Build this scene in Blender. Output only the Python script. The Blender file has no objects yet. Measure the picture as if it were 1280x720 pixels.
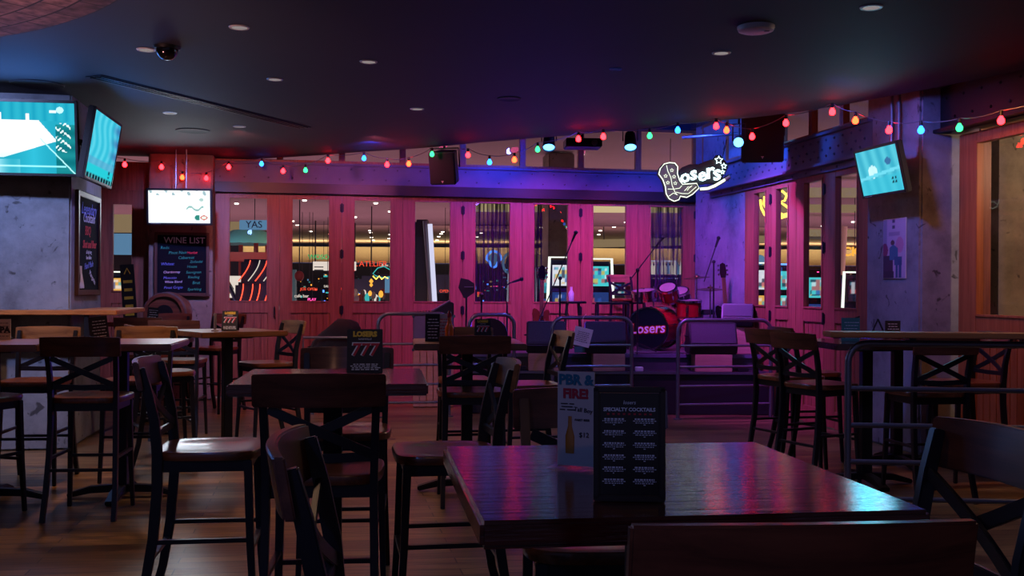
import bpy, bmesh, math, random
from mathutils import Matrix, Vector
random.seed(7)
PI = math.pi
R = math.radians
SC = bpy.context.scene
COL = SC.collection
F = 1300.0          # focal length in pixels for a 1280 px wide frame
CH = 1.4            # eye height
TH = R(10.48)       # the back wall turns away from the camera by this angle
U = Vector((math.cos(TH), math.sin(TH), 0))
V = Vector((-math.sin(TH), math.cos(TH), 0))

def P(px, py, d):
    return Vector(((px-640)/F*d, d, CH-(py-362-.006*(px-640))/F*d))
def s2l(c):
    return c/12.92 if c <= .04045 else ((c+.055)/1.055)**2.4
def rgb(h):
    if isinstance(h, str):
        h = h.lstrip('#'); h = tuple(int(h[i:i+2], 16)/255 for i in (0, 2, 4))
    return tuple(s2l(c) for c in h)+(1,)

# ---------------------------------------------------------------- materials
MATS = {}
def newmat(name):
    m = bpy.data.materials.new(name); m.use_nodes = True
    nt = m.node_tree; nt.nodes.clear()
    out = nt.nodes.new('ShaderNodeOutputMaterial')
    MATS[name] = m
    return m, nt, out
def N(nt, t, **kw):
    n = nt.nodes.new(t)
    for k, v in kw.items():
        if k in n.inputs: n.inputs[k].default_value = v
        else: setattr(n, k, v)
    return n
def L(nt, a, b): nt.links.new(a, b)
def coords(nt, scale=(1, 1, 1), rot=(0, 0, 0), kind='Object'):
    tc = N(nt, 'ShaderNodeTexCoord'); mp = N(nt, 'ShaderNodeMapping')
    mp.inputs['Scale'].default_value = scale; mp.inputs['Rotation'].default_value = rot
    L(nt, tc.outputs[kind], mp.inputs['Vector']); return mp.outputs['Vector']
def ramp(nt, fac, stops):
    r = N(nt, 'ShaderNodeValToRGB'); e = r.color_ramp.elements
    while len(e) < len(stops): e.new(.5)
    for i, (p, c) in enumerate(stops):
        e[i].position = p; e[i].color = rgb(c)
    L(nt, fac, r.inputs['Fac']); return r.outputs['Color']
def plain(name, col, rough=.5, metal=0, spec=.5, var=.12, bump=.0, scale=14):
    m, nt, out = newmat(name)
    b = N(nt, 'ShaderNodeBsdfPrincipled', Roughness=rough, Metallic=metal)
    b.inputs['Specular IOR Level'].default_value = spec
    c = rgb(col)
    v = coords(nt)
    n = N(nt, 'ShaderNodeTexNoise', Scale=scale, Detail=4.0); L(nt, v, n.inputs['Vector'])
    mx = N(nt, 'ShaderNodeMix', data_type='RGBA'); mx.inputs[6].default_value = tuple(x*(1-var) for x in c[:3])+(1,)
    mx.inputs[7].default_value = tuple(min(1, x*(1+var)) for x in c[:3])+(1,)
    L(nt, n.outputs['Fac'], mx.inputs[0]); L(nt, mx.outputs[2], b.inputs['Base Color'])
    if bump:
        bp = N(nt, 'ShaderNodeBump', Strength=bump, Distance=.01); L(nt, n.outputs['Fac'], bp.inputs['Height']); L(nt, bp.outputs['Normal'], b.inputs['Normal'])
    L(nt, b.outputs[0], out.inputs[0]); return m
def wood(name, dark, light, rough=.35, axis=0, fine=26, spec=.5, bump=.08, coat=0, kind='Object'):
    m, nt, out = newmat(name)
    sc = [fine]*3; sc[axis] = 1.6
    v = coords(nt, tuple(sc), kind=kind)
    n = N(nt, 'ShaderNodeTexNoise', Scale=1.0, Detail=8.0, Roughness=.62, Distortion=.6); L(nt, v, n.inputs['Vector'])
    c = ramp(nt, n.outputs['Fac'], [(.3, dark), (.72, light)])
    b = N(nt, 'ShaderNodeBsdfPrincipled', Roughness=rough); b.inputs['Specular IOR Level'].default_value = spec
    b.inputs['Coat Weight'].default_value = coat; b.inputs['Coat Roughness'].default_value = .12
    L(nt, c, b.inputs['Base Color'])
    bp = N(nt, 'ShaderNodeBump', Strength=bump, Distance=.004); L(nt, n.outputs['Fac'], bp.inputs['Height']); L(nt, bp.outputs['Normal'], b.inputs['Normal'])
    L(nt, b.outputs[0], out.inputs[0]); return m
def emit(name, col, strength):
    m, nt, out = newmat(name)
    e = N(nt, 'ShaderNodeEmission', Strength=strength); e.inputs['Color'].default_value = rgb(col)
    L(nt, e.outputs[0], out.inputs[0]); return m
def painted(name, strength=None, rough=.6):
    m, nt, out = newmat(name)
    a = N(nt, 'ShaderNodeAttribute', attribute_name='Col')
    if strength is not None:
        e = N(nt, 'ShaderNodeEmission', Strength=strength); L(nt, a.outputs['Color'], e.inputs['Color'])
    else:
        e = N(nt, 'ShaderNodeBsdfPrincipled', Roughness=rough); L(nt, a.outputs['Color'], e.inputs['Base Color'])
    L(nt, e.outputs[0], out.inputs[0]); return m

def setup_materials():
    wood('stool_wood', '#4a2820', '#7c4a34', .3, 0, 30, coat=.25)
    wood('seat_wood', '#45210f', '#8a4f2c', .28, 1, 26, coat=.3)
    wood('pale_wood', '#6b4a30', '#a67c50', .35, 0, 24)
    wood('rail_wood', '#8a5226', '#c07a3c', .4, 0, 20)
    wood('door_wood', '#75402f', '#a0634a', .42, 2, 34, bump=.04)
    wood('orange_wood', '#864620', '#b0683a', .42, 2, 34, bump=.04)
    wood('crate_wood', '#96705c', '#c0967e', .6, 0, 16)
    plain('black_metal', '#1c1d24', .35, .2, var=.2)
    plain('base_iron', '#111114', .5, .3)
    plain('pipe', '#74747e', .35, .7)
    plain('steel', '#5a5c70', .5, .15, var=.3, scale=5)
    plain('lintel', '#0c0c10', .4)
    plain('ceiling_paint', '#1f202a', .75, var=.15, scale=2)
    plain('roof_paint', '#15151a', .8)
    plain('plaster', '#2c2630', .8)
    plain('black_plastic', '#0e0e12', .45)
    plain('black_cloth', '#08080b', .85, bump=.3)
    plain('grille', '#2c2c34', .6, .2, scale=90, var=.5)
    plain('white_plastic', '#c8c8cc', .4)
    plain('chrome', '#b8b8c0', .15, 1)
    plain('drum_red', '#a01420', .2, .1)
    plain('drum_black', '#0b1018', .3)
    plain('cymbal', '#8e7a4a', .25, .9)
    plain('cream', '#746c6a', .5)
    plain('paper', '#c9c6c2', .6)
    plain('guitar_black', '#0a0a10', .15)
    plain('guitar_red', '#5e2a1c', .2)
    plain('neck_wood', '#70482c', .4)
    plain('dark_board', '#15161c', .6); plain('slate', '#14161f', .95, spec=.1)
    plain('frame_brown', '#4a2c20', .5)
    plain('deck', '#3a3a42', .4, var=.3, scale=8)
    plain('skirt', '#08080a', .8)
    plain('wire', '#101014', .5)
    plain('curtain', '#3a1848', .7, var=.3)
    plain('bottle_glass', '#b87a30', .1)
    plain('sauce', '#d8641a', .25)
    plain('outer_dark', '#0d0f16', .5)
    plain('outer_blue', '#1b2440', .4)
    plain('outer_ceiling', '#8a747c', .8, var=.2, scale=.6)
    plain('outer_ceiling_pale', '#9c8a80', .8, var=.2, scale=.8)
    plain('outer_carpet', '#3a2228', .9, var=.4, scale=3)
    plain('outer_cream', '#d8ccb0', .7); plain('boot_grey', '#807868', .6)
    plain('outer_red', '#8c2c20', .6)
    plain('outer_teal', '#4a8c88', .5)
    # concrete
    for nm, a, b_, c_ in (('concrete', '#3e4148', '#777c85', '#90959c'), ('concrete_warm', '#4a423c', '#7c7064', '#978a7c')):
        m, nt, out = newmat(nm)
        v = coords(nt)
        n1 = N(nt, 'ShaderNodeTexNoise', Scale=1.7, Detail=9.0, Roughness=.66); L(nt, v, n1.inputs['Vector'])
        base = ramp(nt, n1.outputs['Fac'], [(.25, a), (.5, b_), (.75, c_)])
        n2 = N(nt, 'ShaderNodeTexNoise', Scale=9.0, Detail=3.0, Roughness=.5, Distortion=1.0); L(nt, v, n2.inputs['Vector'])
        pits = ramp(nt, n2.outputs['Fac'], [(.28, '#404040'), (.36, '#ffffff')])
        mx = N(nt, 'ShaderNodeMix', data_type='RGBA', blend_type='MULTIPLY'); mx.inputs[0].default_value = .8
        L(nt, base, mx.inputs[6]); L(nt, pits, mx.inputs[7])
        b = N(nt, 'ShaderNodeBsdfPrincipled', Roughness=.75); L(nt, mx.outputs[2], b.inputs['Base Color'])
        bp = N(nt, 'ShaderNodeBump', Strength=.35, Distance=.02); L(nt, n1.outputs['Fac'], bp.inputs['Height']); L(nt, bp.outputs['Normal'], b.inputs['Normal'])
        L(nt, b.outputs[0], out.inputs[0])
    # floor planks
    m, nt, out = newmat('floor_planks')
    v = coords(nt, (1, 1, 1), (0, 0, -TH))
    br = N(nt, 'ShaderNodeTexBrick', Scale=1.0); br.inputs['Brick Width'].default_value = 1.4; br.inputs['Row Height'].default_value = .11
    br.inputs['Mortar Size'].default_value = .004; br.inputs['Color1'].default_value = rgb('#a08050'); br.inputs['Color2'].default_value = rgb('#5c4630')
    br.inputs['Mortar'].default_value = rgb('#1c100a'); L(nt, v, br.inputs['Vector'])
    v2 = coords(nt, (1.5, 24, 1), (0, 0, -TH))
    n1 = N(nt, 'ShaderNodeTexNoise', Scale=1.0, Detail=6.0); L(nt, v2, n1.inputs['Vector'])
    g = ramp(nt, n1.outputs['Fac'], [(.3, '#808080'), (.7, '#ffffff')])
    mx = N(nt, 'ShaderNodeMix', data_type='RGBA', blend_type='MULTIPLY'); mx.inputs[0].default_value = .8
    L(nt, br.outputs['Color'], mx.inputs[6]); L(nt, g, mx.inputs[7])
    b = N(nt, 'ShaderNodeBsdfPrincipled', Roughness=.3); L(nt, mx.outputs[2], b.inputs['Base Color'])
    bp = N(nt, 'ShaderNodeBump', Strength=.12, Distance=.01); L(nt, n1.outputs['Fac'], bp.inputs['Height']); L(nt, bp.outputs['Normal'], b.inputs['Normal'])
    L(nt, b.outputs[0], out.inputs[0])
    # lacquered table top boards
    m, nt, out = newmat('table_wood')
    v = coords(nt, (1, 1, 1))
    br = N(nt, 'ShaderNodeTexBrick', Scale=1.0); br.inputs['Brick Width'].default_value = 3.0; br.inputs['Row Height'].default_value = .125
    br.inputs['Mortar Size'].default_value = .0015; br.inputs['Color1'].default_value = rgb('#6c2a20'); br.inputs['Color2'].default_value = rgb('#501c14')
    br.inputs['Mortar'].default_value = rgb('#160806'); L(nt, v, br.inputs['Vector'])
    v2 = coords(nt, (2.5, 45, 45))
    n1 = N(nt, 'ShaderNodeTexNoise', Scale=1.0, Detail=6.0, Roughness=.6); L(nt, v2, n1.inputs['Vector'])
    g = ramp(nt, n1.outputs['Fac'], [(.3, '#606060'), (.7, '#ffffff')])
    mx = N(nt, 'ShaderNodeMix', data_type='RGBA', blend_type='MULTIPLY'); mx.inputs[0].default_value = .8
    L(nt, br.outputs['Color'], mx.inputs[6]); L(nt, g, mx.inputs[7])
    b = N(nt, 'ShaderNodeBsdfPrincipled', Roughness=.10); b.inputs['Specular IOR Level'].default_value = .75
    L(nt, mx.outputs[2], b.inputs['Base Color'])
    bp = N(nt, 'ShaderNodeBump', Strength=.35, Distance=.003); L(nt, n1.outputs['Fac'], bp.inputs['Height']); L(nt, bp.outputs['Normal'], b.inputs['Normal'])
    L(nt, b.outputs[0], out.inputs[0])
    m2 = m.copy(); m2.name = 'table_wood_pale'; MATS['table_wood_pale'] = m2
    for n in m2.node_tree.nodes:
        if n.type == 'TEX_BRICK':
            n.inputs['Color1'].default_value = rgb('#a06a3c'); n.inputs['Color2'].default_value = rgb('#7c4a28')
        if n.type == 'BSDF_PRINCIPLED': n.inputs['Roughness'].default_value = .3
    # brick soffit, polar UV
    m, nt, out = newmat('brick')
    v = coords(nt, kind='UV')
    br = N(nt, 'ShaderNodeTexBrick', Scale=1.0); br.inputs['Brick Width'].default_value = .34; br.inputs['Row Height'].default_value = .15
    br.inputs['Mortar Size'].default_value = .007; br.inputs['Color1'].default_value = rgb('#8a6a6c'); br.inputs['Color2'].default_value = rgb('#5c4448')
    br.inputs['Mortar'].default_value = rgb('#1a1416'); L(nt, v, br.inputs['Vector'])
    n1 = N(nt, 'ShaderNodeTexNoise', Scale=12.0, Detail=6.0); L(nt, v, n1.inputs['Vector'])
    g = ramp(nt, n1.outputs['Fac'], [(.35, '#505050'), (.65, '#ffffff')])
    mx = N(nt, 'ShaderNodeMix', data_type='RGBA', blend_type='MULTIPLY'); mx.inputs[0].default_value = .8
    L(nt, br.outputs['Color'], mx.inputs[6]); L(nt, g, mx.inputs[7])
    b = N(nt, 'ShaderNodeBsdfPrincipled', Roughness=.8); L(nt, mx.outputs[2], b.inputs['Base Color'])
    L(nt, b.outputs[0], out.inputs[0])
    # window glass: clear with a fresnel reflection
    m, nt, out = newmat('glass')
    f = N(nt, 'ShaderNodeFresnel', IOR=1.5); t = N(nt, 'ShaderNodeBsdfTransparent'); g = N(nt, 'ShaderNodeBsdfGlossy', Roughness=.01)
    t.inputs['Color'].default_value = (.93, .93, .96, 1)
    ge = N(nt, 'ShaderNodeNewGeometry'); mm = N(nt, 'ShaderNodeMath', operation='SUBTRACT', use_clamp=True); L(nt, f.outputs[0], mm.inputs[0]); L(nt, ge.outputs['Backfacing'], mm.inputs[1])
    s = N(nt, 'ShaderNodeMixShader'); L(nt, mm.outputs[0], s.inputs[0]); L(nt, t.outputs[0], s.inputs[1]); L(nt, g.outputs[0], s.inputs[2])
    L(nt, s.outputs[0], out.inputs[0])
    m, nt, out = newmat('clear_plastic')
    f = N(nt, 'ShaderNodeFresnel', IOR=1.5); t = N(nt, 'ShaderNodeBsdfTransparent'); g = N(nt, 'ShaderNodeBsdfGlossy', Roughness=.05)
    ge = N(nt, 'ShaderNodeNewGeometry'); mm = N(nt, 'ShaderNodeMath', operation='SUBTRACT', use_clamp=True); L(nt, f.outputs[0], mm.inputs[0]); L(nt, ge.outputs['Backfacing'], mm.inputs[1])
    s = N(nt, 'ShaderNodeMixShader'); L(nt, mm.outputs[0], s.inputs[0]); L(nt, t.outputs[0], s.inputs[1]); L(nt, g.outputs[0], s.inputs[2])
    L(nt, s.outputs[0], out.inputs[0])
    # sheer curtain
    m, nt, out = newmat('sheer')
    v = coords(nt, (34, 1, 1))
    n1 = N(nt, 'ShaderNodeTexNoise', Scale=1.0, Detail=2.0); L(nt, v, n1.inputs['Vector'])
    c = ramp(nt, n1.outputs['Fac'], [(.36, '#b0b0b0'), (.6, '#fcfcfc')])
    t = N(nt, 'ShaderNodeBsdfTransparent'); d = N(nt, 'ShaderNodeBsdfDiffuse'); d.inputs['Color'].default_value = rgb('#4a2c50')
    s = N(nt, 'ShaderNodeMixShader'); L(nt, c, s.inputs[0]); L(nt, t.outputs[0], s.inputs[1]); L(nt, d.outputs[0], s.inputs[2])
    L(nt, s.outputs[0], out.inputs[0])
    # emitters
    emit('bulb_red', '#ff1319', 30); emit('bulb_orange', '#ff240f', 30); emit('bulb_green', '#22a456', 8); emit('bulb_blue', '#2070ff', 9)
    emit('neon_white', '#f4ffe8', 1.5); emit('neon_letters', '#d8f8ff', 3.0); emit('neon_green', '#6ad8b0', .5)
    emit('neon_yellow', '#ffd24a', 4.0); emit('neon_red', '#ff4a30', 3.2); emit('neon_blue', '#4a8cff', 3.2); emit('neon_teal', '#4cd0c8', .8)
    emit('neon_pink', '#ff4a9a', 2.6)
    emit('sign_green', '#2ad07a', 1.0); emit('sign_red', '#ff5436', 1.2); emit('sign_white', '#fff0dc', .9); emit('sign_blue', '#7ab0d8', .55); emit('sign_amber', '#ffb040', 1.4)
    emit('cove', '#f4d8a0', .8); emit('cove_soft', '#d8b888', .38)
    emit('downlight_bright', '#fff0d8', 6); emit('downlight_dim', '#e0d0d0', .35)
    emit('led_blue', '#5ab4ff', 5)
    emit('tube_white', '#e8e8ff', 1.0)
    emit('chalk_white', '#9aa4b8', .0)
    plain('chalk', '#e0e4f0', .9); plain('chalk_red', '#e04450', .9); plain('chalk_green', '#38b08c', .9); plain('chalk_blue', '#7c90e8', .9); plain('gold_print', '#e0c040', .7); plain('red_print', '#b83040', .7); plain('white_print', '#dce8f0', .7)
    plain('teal_print', '#2a7890', .7); plain('black_print', '#20202c', .7)
    painted('screen', 1.2); painted('print', None)
setup_materials()
M = MATS

# ---------------------------------------------------------------- mesh helpers
class MB:
    def __init__(s): s.v = []; s.f = []; s.mi = []; s.mats = []; s.cur = 0
    def mat(s, name):
        if name not in s.mats: s.mats.append(name)
        s.cur = s.mats.index(name); return s
    def add(s, vs, fs, M4=None):
        b = len(s.v)
        s.v += [tuple(M4 @ Vector(p)) if M4 else tuple(p) for p in vs]
        for f in fs: s.f.append(tuple(b+i for i in f)); s.mi.append(s.cur)
        return s
    def box(s, c, size, rz=0, M4=None, taper=1.0):
        x, y, z = (k/2 for k in size)
        vs = []
        for sz in (-1, 1):
            k = taper if sz > 0 else 1
            for sx, sy in ((-1, -1), (1, -1), (1, 1), (-1, 1)): vs.append((sx*x*k, sy*y*k, sz*z))
        T = Matrix.Translation(c) @ Matrix.Rotation(rz, 4, 'Z')
        if M4: T = M4 @ T
        return s.add(vs, [(3, 2, 1, 0), (4, 5, 6, 7), (0, 1, 5, 4), (1, 2, 6, 5), (2, 3, 7, 6), (3, 0, 4, 7)], T)
    def cyl(s, a, b, r0, r1=None, n=12, caps=True):
        a = Vector(a); b = Vector(b); r1 = r0 if r1 is None else r1
        q = (b-a).to_track_quat('Z', 'Y'); vs = []
        for p, r in ((a, r0), (b, r1)):
            for i in range(n): vs.append(p + q @ Vector((r*math.cos(2*PI*i/n), r*math.sin(2*PI*i/n), 0)))
        fs = [(i, (i+1) % n, n+(i+1) % n, n+i) for i in range(n)]
        if caps: fs += [tuple(range(n-1, -1, -1)), tuple(range(n, 2*n))]
        return s.add(vs, fs)
    def tube(s, path, r, n=8, closed=False):
        path = [Vector(p) for p in path]; m = len(path); vs = []; up = None
        for i, p in enumerate(path):
            if closed: t = path[(i+1) % m]-path[i-1]
            else: t = path[min(i+1, m-1)]-path[max(i-1, 0)]
            t = t.normalized() if t.length > 1e-9 else Vector((0, 0, 1))
            if up is None: up = Vector((0, 0, 1)) if abs(t.z) < .9 else Vector((0, 1, 0))
            side = t.cross(up).normalized(); up = side.cross(t).normalized()
            rr = r[i] if isinstance(r, (list, tuple)) else r
            for k in range(n):
                a = 2*PI*k/n; vs.append(p+side*rr*math.cos(a)+up*rr*math.sin(a))
        fs = []
        for i in range(m if closed else m-1):
            j = (i+1) % m
            for k in range(n): fs.append((i*n+k, i*n+(k+1) % n, j*n+(k+1) % n, j*n+k))
        if not closed: fs += [tuple(range(n-1, -1, -1)), tuple(range((m-1)*n, m*n))]
        return s.add(vs, fs)
    def sweep(s, path, w, h, side=(1, 0, 0)):
        """rectangular bar along a path; w is measured along SIDE"""
        path = [Vector(p) for p in path]; m = len(path); vs = []; sd = Vector(side)
        for i, p in enumerate(path):
            t = (path[min(i+1, m-1)]-path[max(i-1, 0)]).normalized()
            a = (sd-t*sd.dot(t)).normalized(); b = t.cross(a)
            ww = w[i] if isinstance(w, (list, tuple)) else w; hh = h[i] if isinstance(h, (list, tuple)) else h
            for x, y in ((-1, -1), (1, -1), (1, 1), (-1, 1)): vs.append(p+a*x*ww/2+b*y*hh/2)
        fs = [(3, 2, 1, 0), tuple((m-1)*4+k for k in range(4))]
        for i in range(m-1):
            for k in range(4): fs.append((i*4+k, i*4+(k+1) % 4, (i+1)*4+(k+1) % 4, (i+1)*4+k))
        return s.add(vs, fs)
    def lathe(s, prof, c=(0, 0, 0), n=24, M4=None, arc=2*PI):
        vs = []; m = len(prof); c = Vector(c)
        for i in range(n):
            a = arc*i/n
            for r, z in prof: vs.append((c.x+r*math.cos(a), c.y+r*math.sin(a), c.z+z))
        fs = []
        for i in range(n):
            j = (i+1) % n
            for k in range(m-1): fs.append((i*m+k, j*m+k, j*m+k+1, i*m+k+1))
        return s.add(vs, fs, M4)
    def sphere(s, c, r, n=14, sq=(1, 1, 1)):
        k = n//2
        prof = [(max(1e-4, math.sin(PI*i/k)), -math.cos(PI*i/k)) for i in range(k+1)]
        T = Matrix.Translation(c) @ Matrix.Diagonal((r*sq[0], r*sq[1], r*sq[2], 1))
        return s.lathe(prof, (0, 0, 0), n, T)
    def prism(s, poly, z0, z1, M4=None):
        n = len(poly)
        vs = [(x, y, z0) for x, y in poly]+[(x, y, z1) for x, y in poly]
        fs = [tuple(range(n-1, -1, -1)), tuple(range(n, 2*n))]+[(i, (i+1) % n, n+(i+1) % n, n+i) for i in range(n)]
        return s.add(vs, fs, M4)
    def build(s, name, mat=None, parent=None, bevel=0, smooth=35, M4=None):
        me = bpy.data.meshes.new(name); me.from_pydata(s.v, [], s.f)
        if mat: me.materials.append(M[mat])
        else:
            for m in s.mats: me.materials.append(M[m])
            for p, i in zip(me.polygons, s.mi): p.material_index = i
        bm = bmesh.new(); bm.from_mesh(me)
        bmesh.ops.remove_doubles(bm, verts=bm.verts, dist=1e-6)
        bmesh.ops.recalc_face_normals(bm, faces=bm.faces)
        if bevel:
            es = [e for e in bm.edges if len(e.link_faces) == 2 and e.calc_face_angle(0) > .5]
            bmesh.ops.bevel(bm, geom=es, offset=bevel, segments=2, affect='EDGES', clamp_overlap=True)
        bm.to_mesh(me); bm.free()
        if smooth:
            me.polygons.foreach_set('use_smooth', [True]*len(me.polygons)); me.set_sharp_from_angle(angle=R(smooth))
        o = bpy.data.objects.new(name, me); COL.objects.link(o)
        if parent: o.parent = parent
        if M4 is not None: o.matrix_local = M4
        return o
XZ = Matrix.Rotation(PI/2, 4, 'X')     # lets a prism drawn in (x, z) extrude along -y

def tag(o, label=None, cat=None, group=None, kind=None):
    if label: o['label'] = label
    if cat: o['category'] = cat
    if group: o['group'] = group
    if kind: o['kind'] = kind
    return o
def thing(name, label, cat, loc=(0, 0, 0), rz=0, group=None, rot=None):
    o = bpy.data.objects.new(name, None); COL.objects.link(o); o.empty_display_size = .1
    o.location = loc; o.rotation_euler = rot if rot else (0, 0, rz)
    return tag(o, label, cat, group)
def struct(o): o['kind'] = 'structure'; return o
KIDS = {}
def copy_tree(o, parent=None):
    c = o.copy(); COL.objects.link(c); c.parent = parent
    for ch in list(o.children): copy_tree(ch, c)
    return c
def text(s, size, mat, parent, loc, name='lettering', rot=(PI/2, 0, 0), ext=.001, shear=0, off=0, align='CENTER', spacing=1):
    cu = bpy.data.curves.new('t', 'FONT'); cu.body = s; cu.size = size; cu.extrude = ext; cu.shear = shear; cu.offset = off
    cu.align_x = align; cu.align_y = 'CENTER'; cu.space_character = spacing
    t = bpy.data.objects.new('t', cu); me = bpy.data.meshes.new_from_object(t)
    bpy.data.objects.remove(t); bpy.data.curves.remove(cu)
    me.materials.clear(); me.materials.append(M[mat]); me.name = name
    o = bpy.data.objects.new(name, me); COL.objects.link(o); o.parent = parent; o.location = loc; o.rotation_euler = rot
    return o
def merged_text(items, parent, name='lettering'):
    """items: (string, size, material, loc, rotz_in_plane, shear, align); all become one mesh in the XZ plane"""
    mb = MB()
    for it in items:
        s, size, mat, loc = it[:4]; ang = it[4] if len(it) > 4 else 0; sh = it[5] if len(it) > 5 else 0; al = it[6] if len(it) > 6 else 'CENTER'
        cu = bpy.data.curves.new('t', 'FONT'); cu.body = s; cu.size = size; cu.extrude = .0008; cu.shear = sh; cu.align_x = al; cu.align_y = 'CENTER'
        cu.resolution_u = 2
        if len(it) > 7: cu.offset = it[7]
        t = bpy.data.objects.new('t', cu); me = bpy.data.meshes.new_from_object(t)
        bpy.data.objects.remove(t); bpy.data.curves.remove(cu)
        T = Matrix.Translation(loc) @ Matrix.Rotation(-ang, 4, 'Y') @ XZ
        mb.mat(mat); mb.add([v.co for v in me.vertices], [tuple(p.vertices) for p in me.polygons], T)
        bpy.data.meshes.remove(me)
    me = bpy.data.meshes.new(name); me.from_pydata(mb.v, [], mb.f)
    for m in mb.mats: me.materials.append(M[m])
    for p, i in zip(me.polygons, mb.mi): p.material_index = i
    o = bpy.data.objects.new(name, me); COL.objects.link(o); o.parent = parent
    return o
def panel(name, w, h, nx, ny, fn, mat, parent, y=0):
    """flat picture in the XZ plane facing -Y; fn(u, v) gives an sRGB colour, v up"""
    vs = []; fs = []; cols = []
    for j in range(ny+1):
        for i in range(nx+1):
            u, v = i/nx, j/ny; vs.append(((u-.5)*w, y, (v-.5)*h)); cols.append(fn(u, v))
    for j in range(ny):
        for i in range(nx):
            a = j*(nx+1)+i; fs.append((a, a+1, a+nx+2, a+nx+1))
    me = bpy.data.meshes.new(name); me.from_pydata(vs, [], fs)
    at = me.color_attributes.new('Col', 'FLOAT_COLOR', 'POINT')
    for k, c in enumerate(cols): at.data[k].color = rgb(tuple(max(0, min(1, x)) for x in c[:3]))
    me.materials.append(M[mat]); o = bpy.data.objects.new(name, me); COL.objects.link(o); o.parent = parent
    return o
def lerp(a, b, t): return tuple(x+(y-x)*t for x, y in zip(a, b))
def hx(h): h = h.lstrip('#'); return tuple(int(h[i:i+2], 16)/255 for i in (0, 2, 4))
# ================================================================ the room
O = Vector((0, 14, 0))
def E(s, t, z=0): return O+U*s+V*t+Vector((0, 0, z))
RA = math.atan(.2)                                   # the right wall's own angle
RW = Vector((math.sin(RA), -math.cos(RA), 0))        # along the right wall towards the camera
RN = Vector((math.cos(RA), math.sin(RA), 0))         # out through the right wall
RZ = RA-PI/2                                         # rotation of things that face the room from the right wall
def rw(y): return Vector((5.37-.2*y, y, 0))
ZC = 3.05

def horiz(name, poly, z, mat, th=.05):
    return struct(MB().prism(poly, z, z+th).build(name, mat, smooth=0))
c0 = E(2.66, .1); r_end = rw(5)+RN*.3
struct(MB().prism([(-9, -5), (9, -5), (9, 6), (4.6, 8), tuple(c0[:2]), tuple(E(-9, .1)[:2])], -.06, 0).build('floor', 'floor_planks', smooth=0))
HALL = [tuple(E(-45, .12)[:2]), tuple(E(2.7, .12)[:2]), (4.35, 8.0), (4.9, 4), (45, 4)]
horiz('floor_hall', HALL+[(45, 80), (-45, 80)], -.06, 'outer_carpet')
# dropped ceiling with its long curved edge
edge_px = [(285, 200.3), (350, 197), (400, 194), (450, 190), (500, 187), (540, 184), (600, 178), (650, 174), (700, 170), (750, 165.5), (800, 161), (870, 153), (940, 147), (1000, 139.5), (1050, 131.5), (1095, 123), (1150, 113), (1200, 103), (1240, 95), (1280, 86.5)]
edge = []
for px, py in edge_px:
    d = (ZC-CH)*F/(362+.006*(px-640)-py); edge.append(((px-640)/F*d, d))
poly = [tuple(E(-9, -.02)[:2]), tuple(E(-3.9, -.02)[:2])]+edge+[(4.6, 7.15), (6.5, 5.6), (9, 4), (9, -5), (-9, -5)]
struct(MB().prism(poly, ZC, ZC+.28).build('ceiling', 'ceiling_paint', smooth=0))
struct(MB().prism([tuple(E(-9, .1)[:2]), tuple(E(2.62, .1)[:2]), (4.4, 7.5), (9, 5), (9, -5), (-9, -5)], 3.95, 4.0).build('ceiling_roof', 'roof_paint', smooth=0))

# ---- folding doors
DN = [0]
def door_leaf(w, pw, loc, rz, z0=1.22, z1=2.57, top=2.62, mat='door_wood', hinge=0, handle=None, bead=True, pane_x=0.0):
    DN[0] += 1
    m = MB(); t = .055
    xl, xr = pane_x-pw/2, pane_x+pw/2
    m.box(((-w/2+xl)/2, 0, top/2+.01), (xl+w/2-.003, t, top-.02)); m.box(((w/2+xr)/2, 0, top/2+.01), (w/2-xr-.003, t, top-.02))
    m.box((pane_x, 0, (z1+top)/2), (pw+.002, t, top-z1)); m.box((pane_x, 0, z0-.07), (pw+.002, t, .14)); m.box((pane_x, 0, .1), (pw+.002, t, .18))
    # pane moulding
    for x in (xl+.008, xr-.008): m.box((x, -.004, (z0+z1)/2), (.02, t+.012, z1-z0))
    for z in (z0+.008, z1-.008): m.box((pane_x, -.004, z), (pw, t+.012, .02))
    o = struct(m.build('door_%d' % DN[0], mat, bevel=.003))
    o.location = loc; o.rotation_euler.z = rz
    b = MB(); pz0, pz1 = .18, z0-.14
    nb = max(3, round(pw/.085))
    for i in range(nb):
        x = xl+pw*(i+.5)/nb; b.box((x, .004, (pz0+pz1)/2), (pw/nb-.009, .03, pz1-pz0))
    b.box((pane_x, .016, (pz0+pz1)/2), (pw, .012, pz1-pz0))
    b.build('lower_panel', mat, o)
    MB().box((pane_x, .0, (z0+z1)/2), (pw, .006, z1-z0)).build('glass_pane', 'glass', o, smooth=0)
    if hinge:
        x = hinge*w/2
        for z in (.35, 1.12, 1.85, 2.45):
            h = MB(); h.cyl((x, -.04, z-.06), (x, -.04, z+.06), .011); h.box((x, -.03, z), (.05, .01, .1)); h.build('hinge', 'black_metal', o)
    if handle is not None:
        h = MB(); x = handle
        h.tube([(x, -.03, 1.02), (x, -.07, 1.03), (x, -.075, 1.09), (x, -.07, 1.15), (x, -.03, 1.16)], .008); h.build('door_handle', 'black_metal', o)
    return o
cs = [-3.451, -2.664, -1.870, -1.080, -.273, .529, 1.348, 2.162]
for i, s in enumerate(cs):
    l = -3.86 if i == 0 else (cs[i-1]+s)/2; r = 2.58 if i == 7 else (cs[i+1]+s)/2
    c = (l+r)/2
    door_leaf(r-l, .5, E(c, 0), TH, hinge=1 if i % 2 else (0 if i else 0), pane_x=s-c, handle=.34 if i == 0 else None)
door_leaf(.62, .26, E(-4.99, .02), TH, 1.34, 2.46, 2.62)
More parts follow.
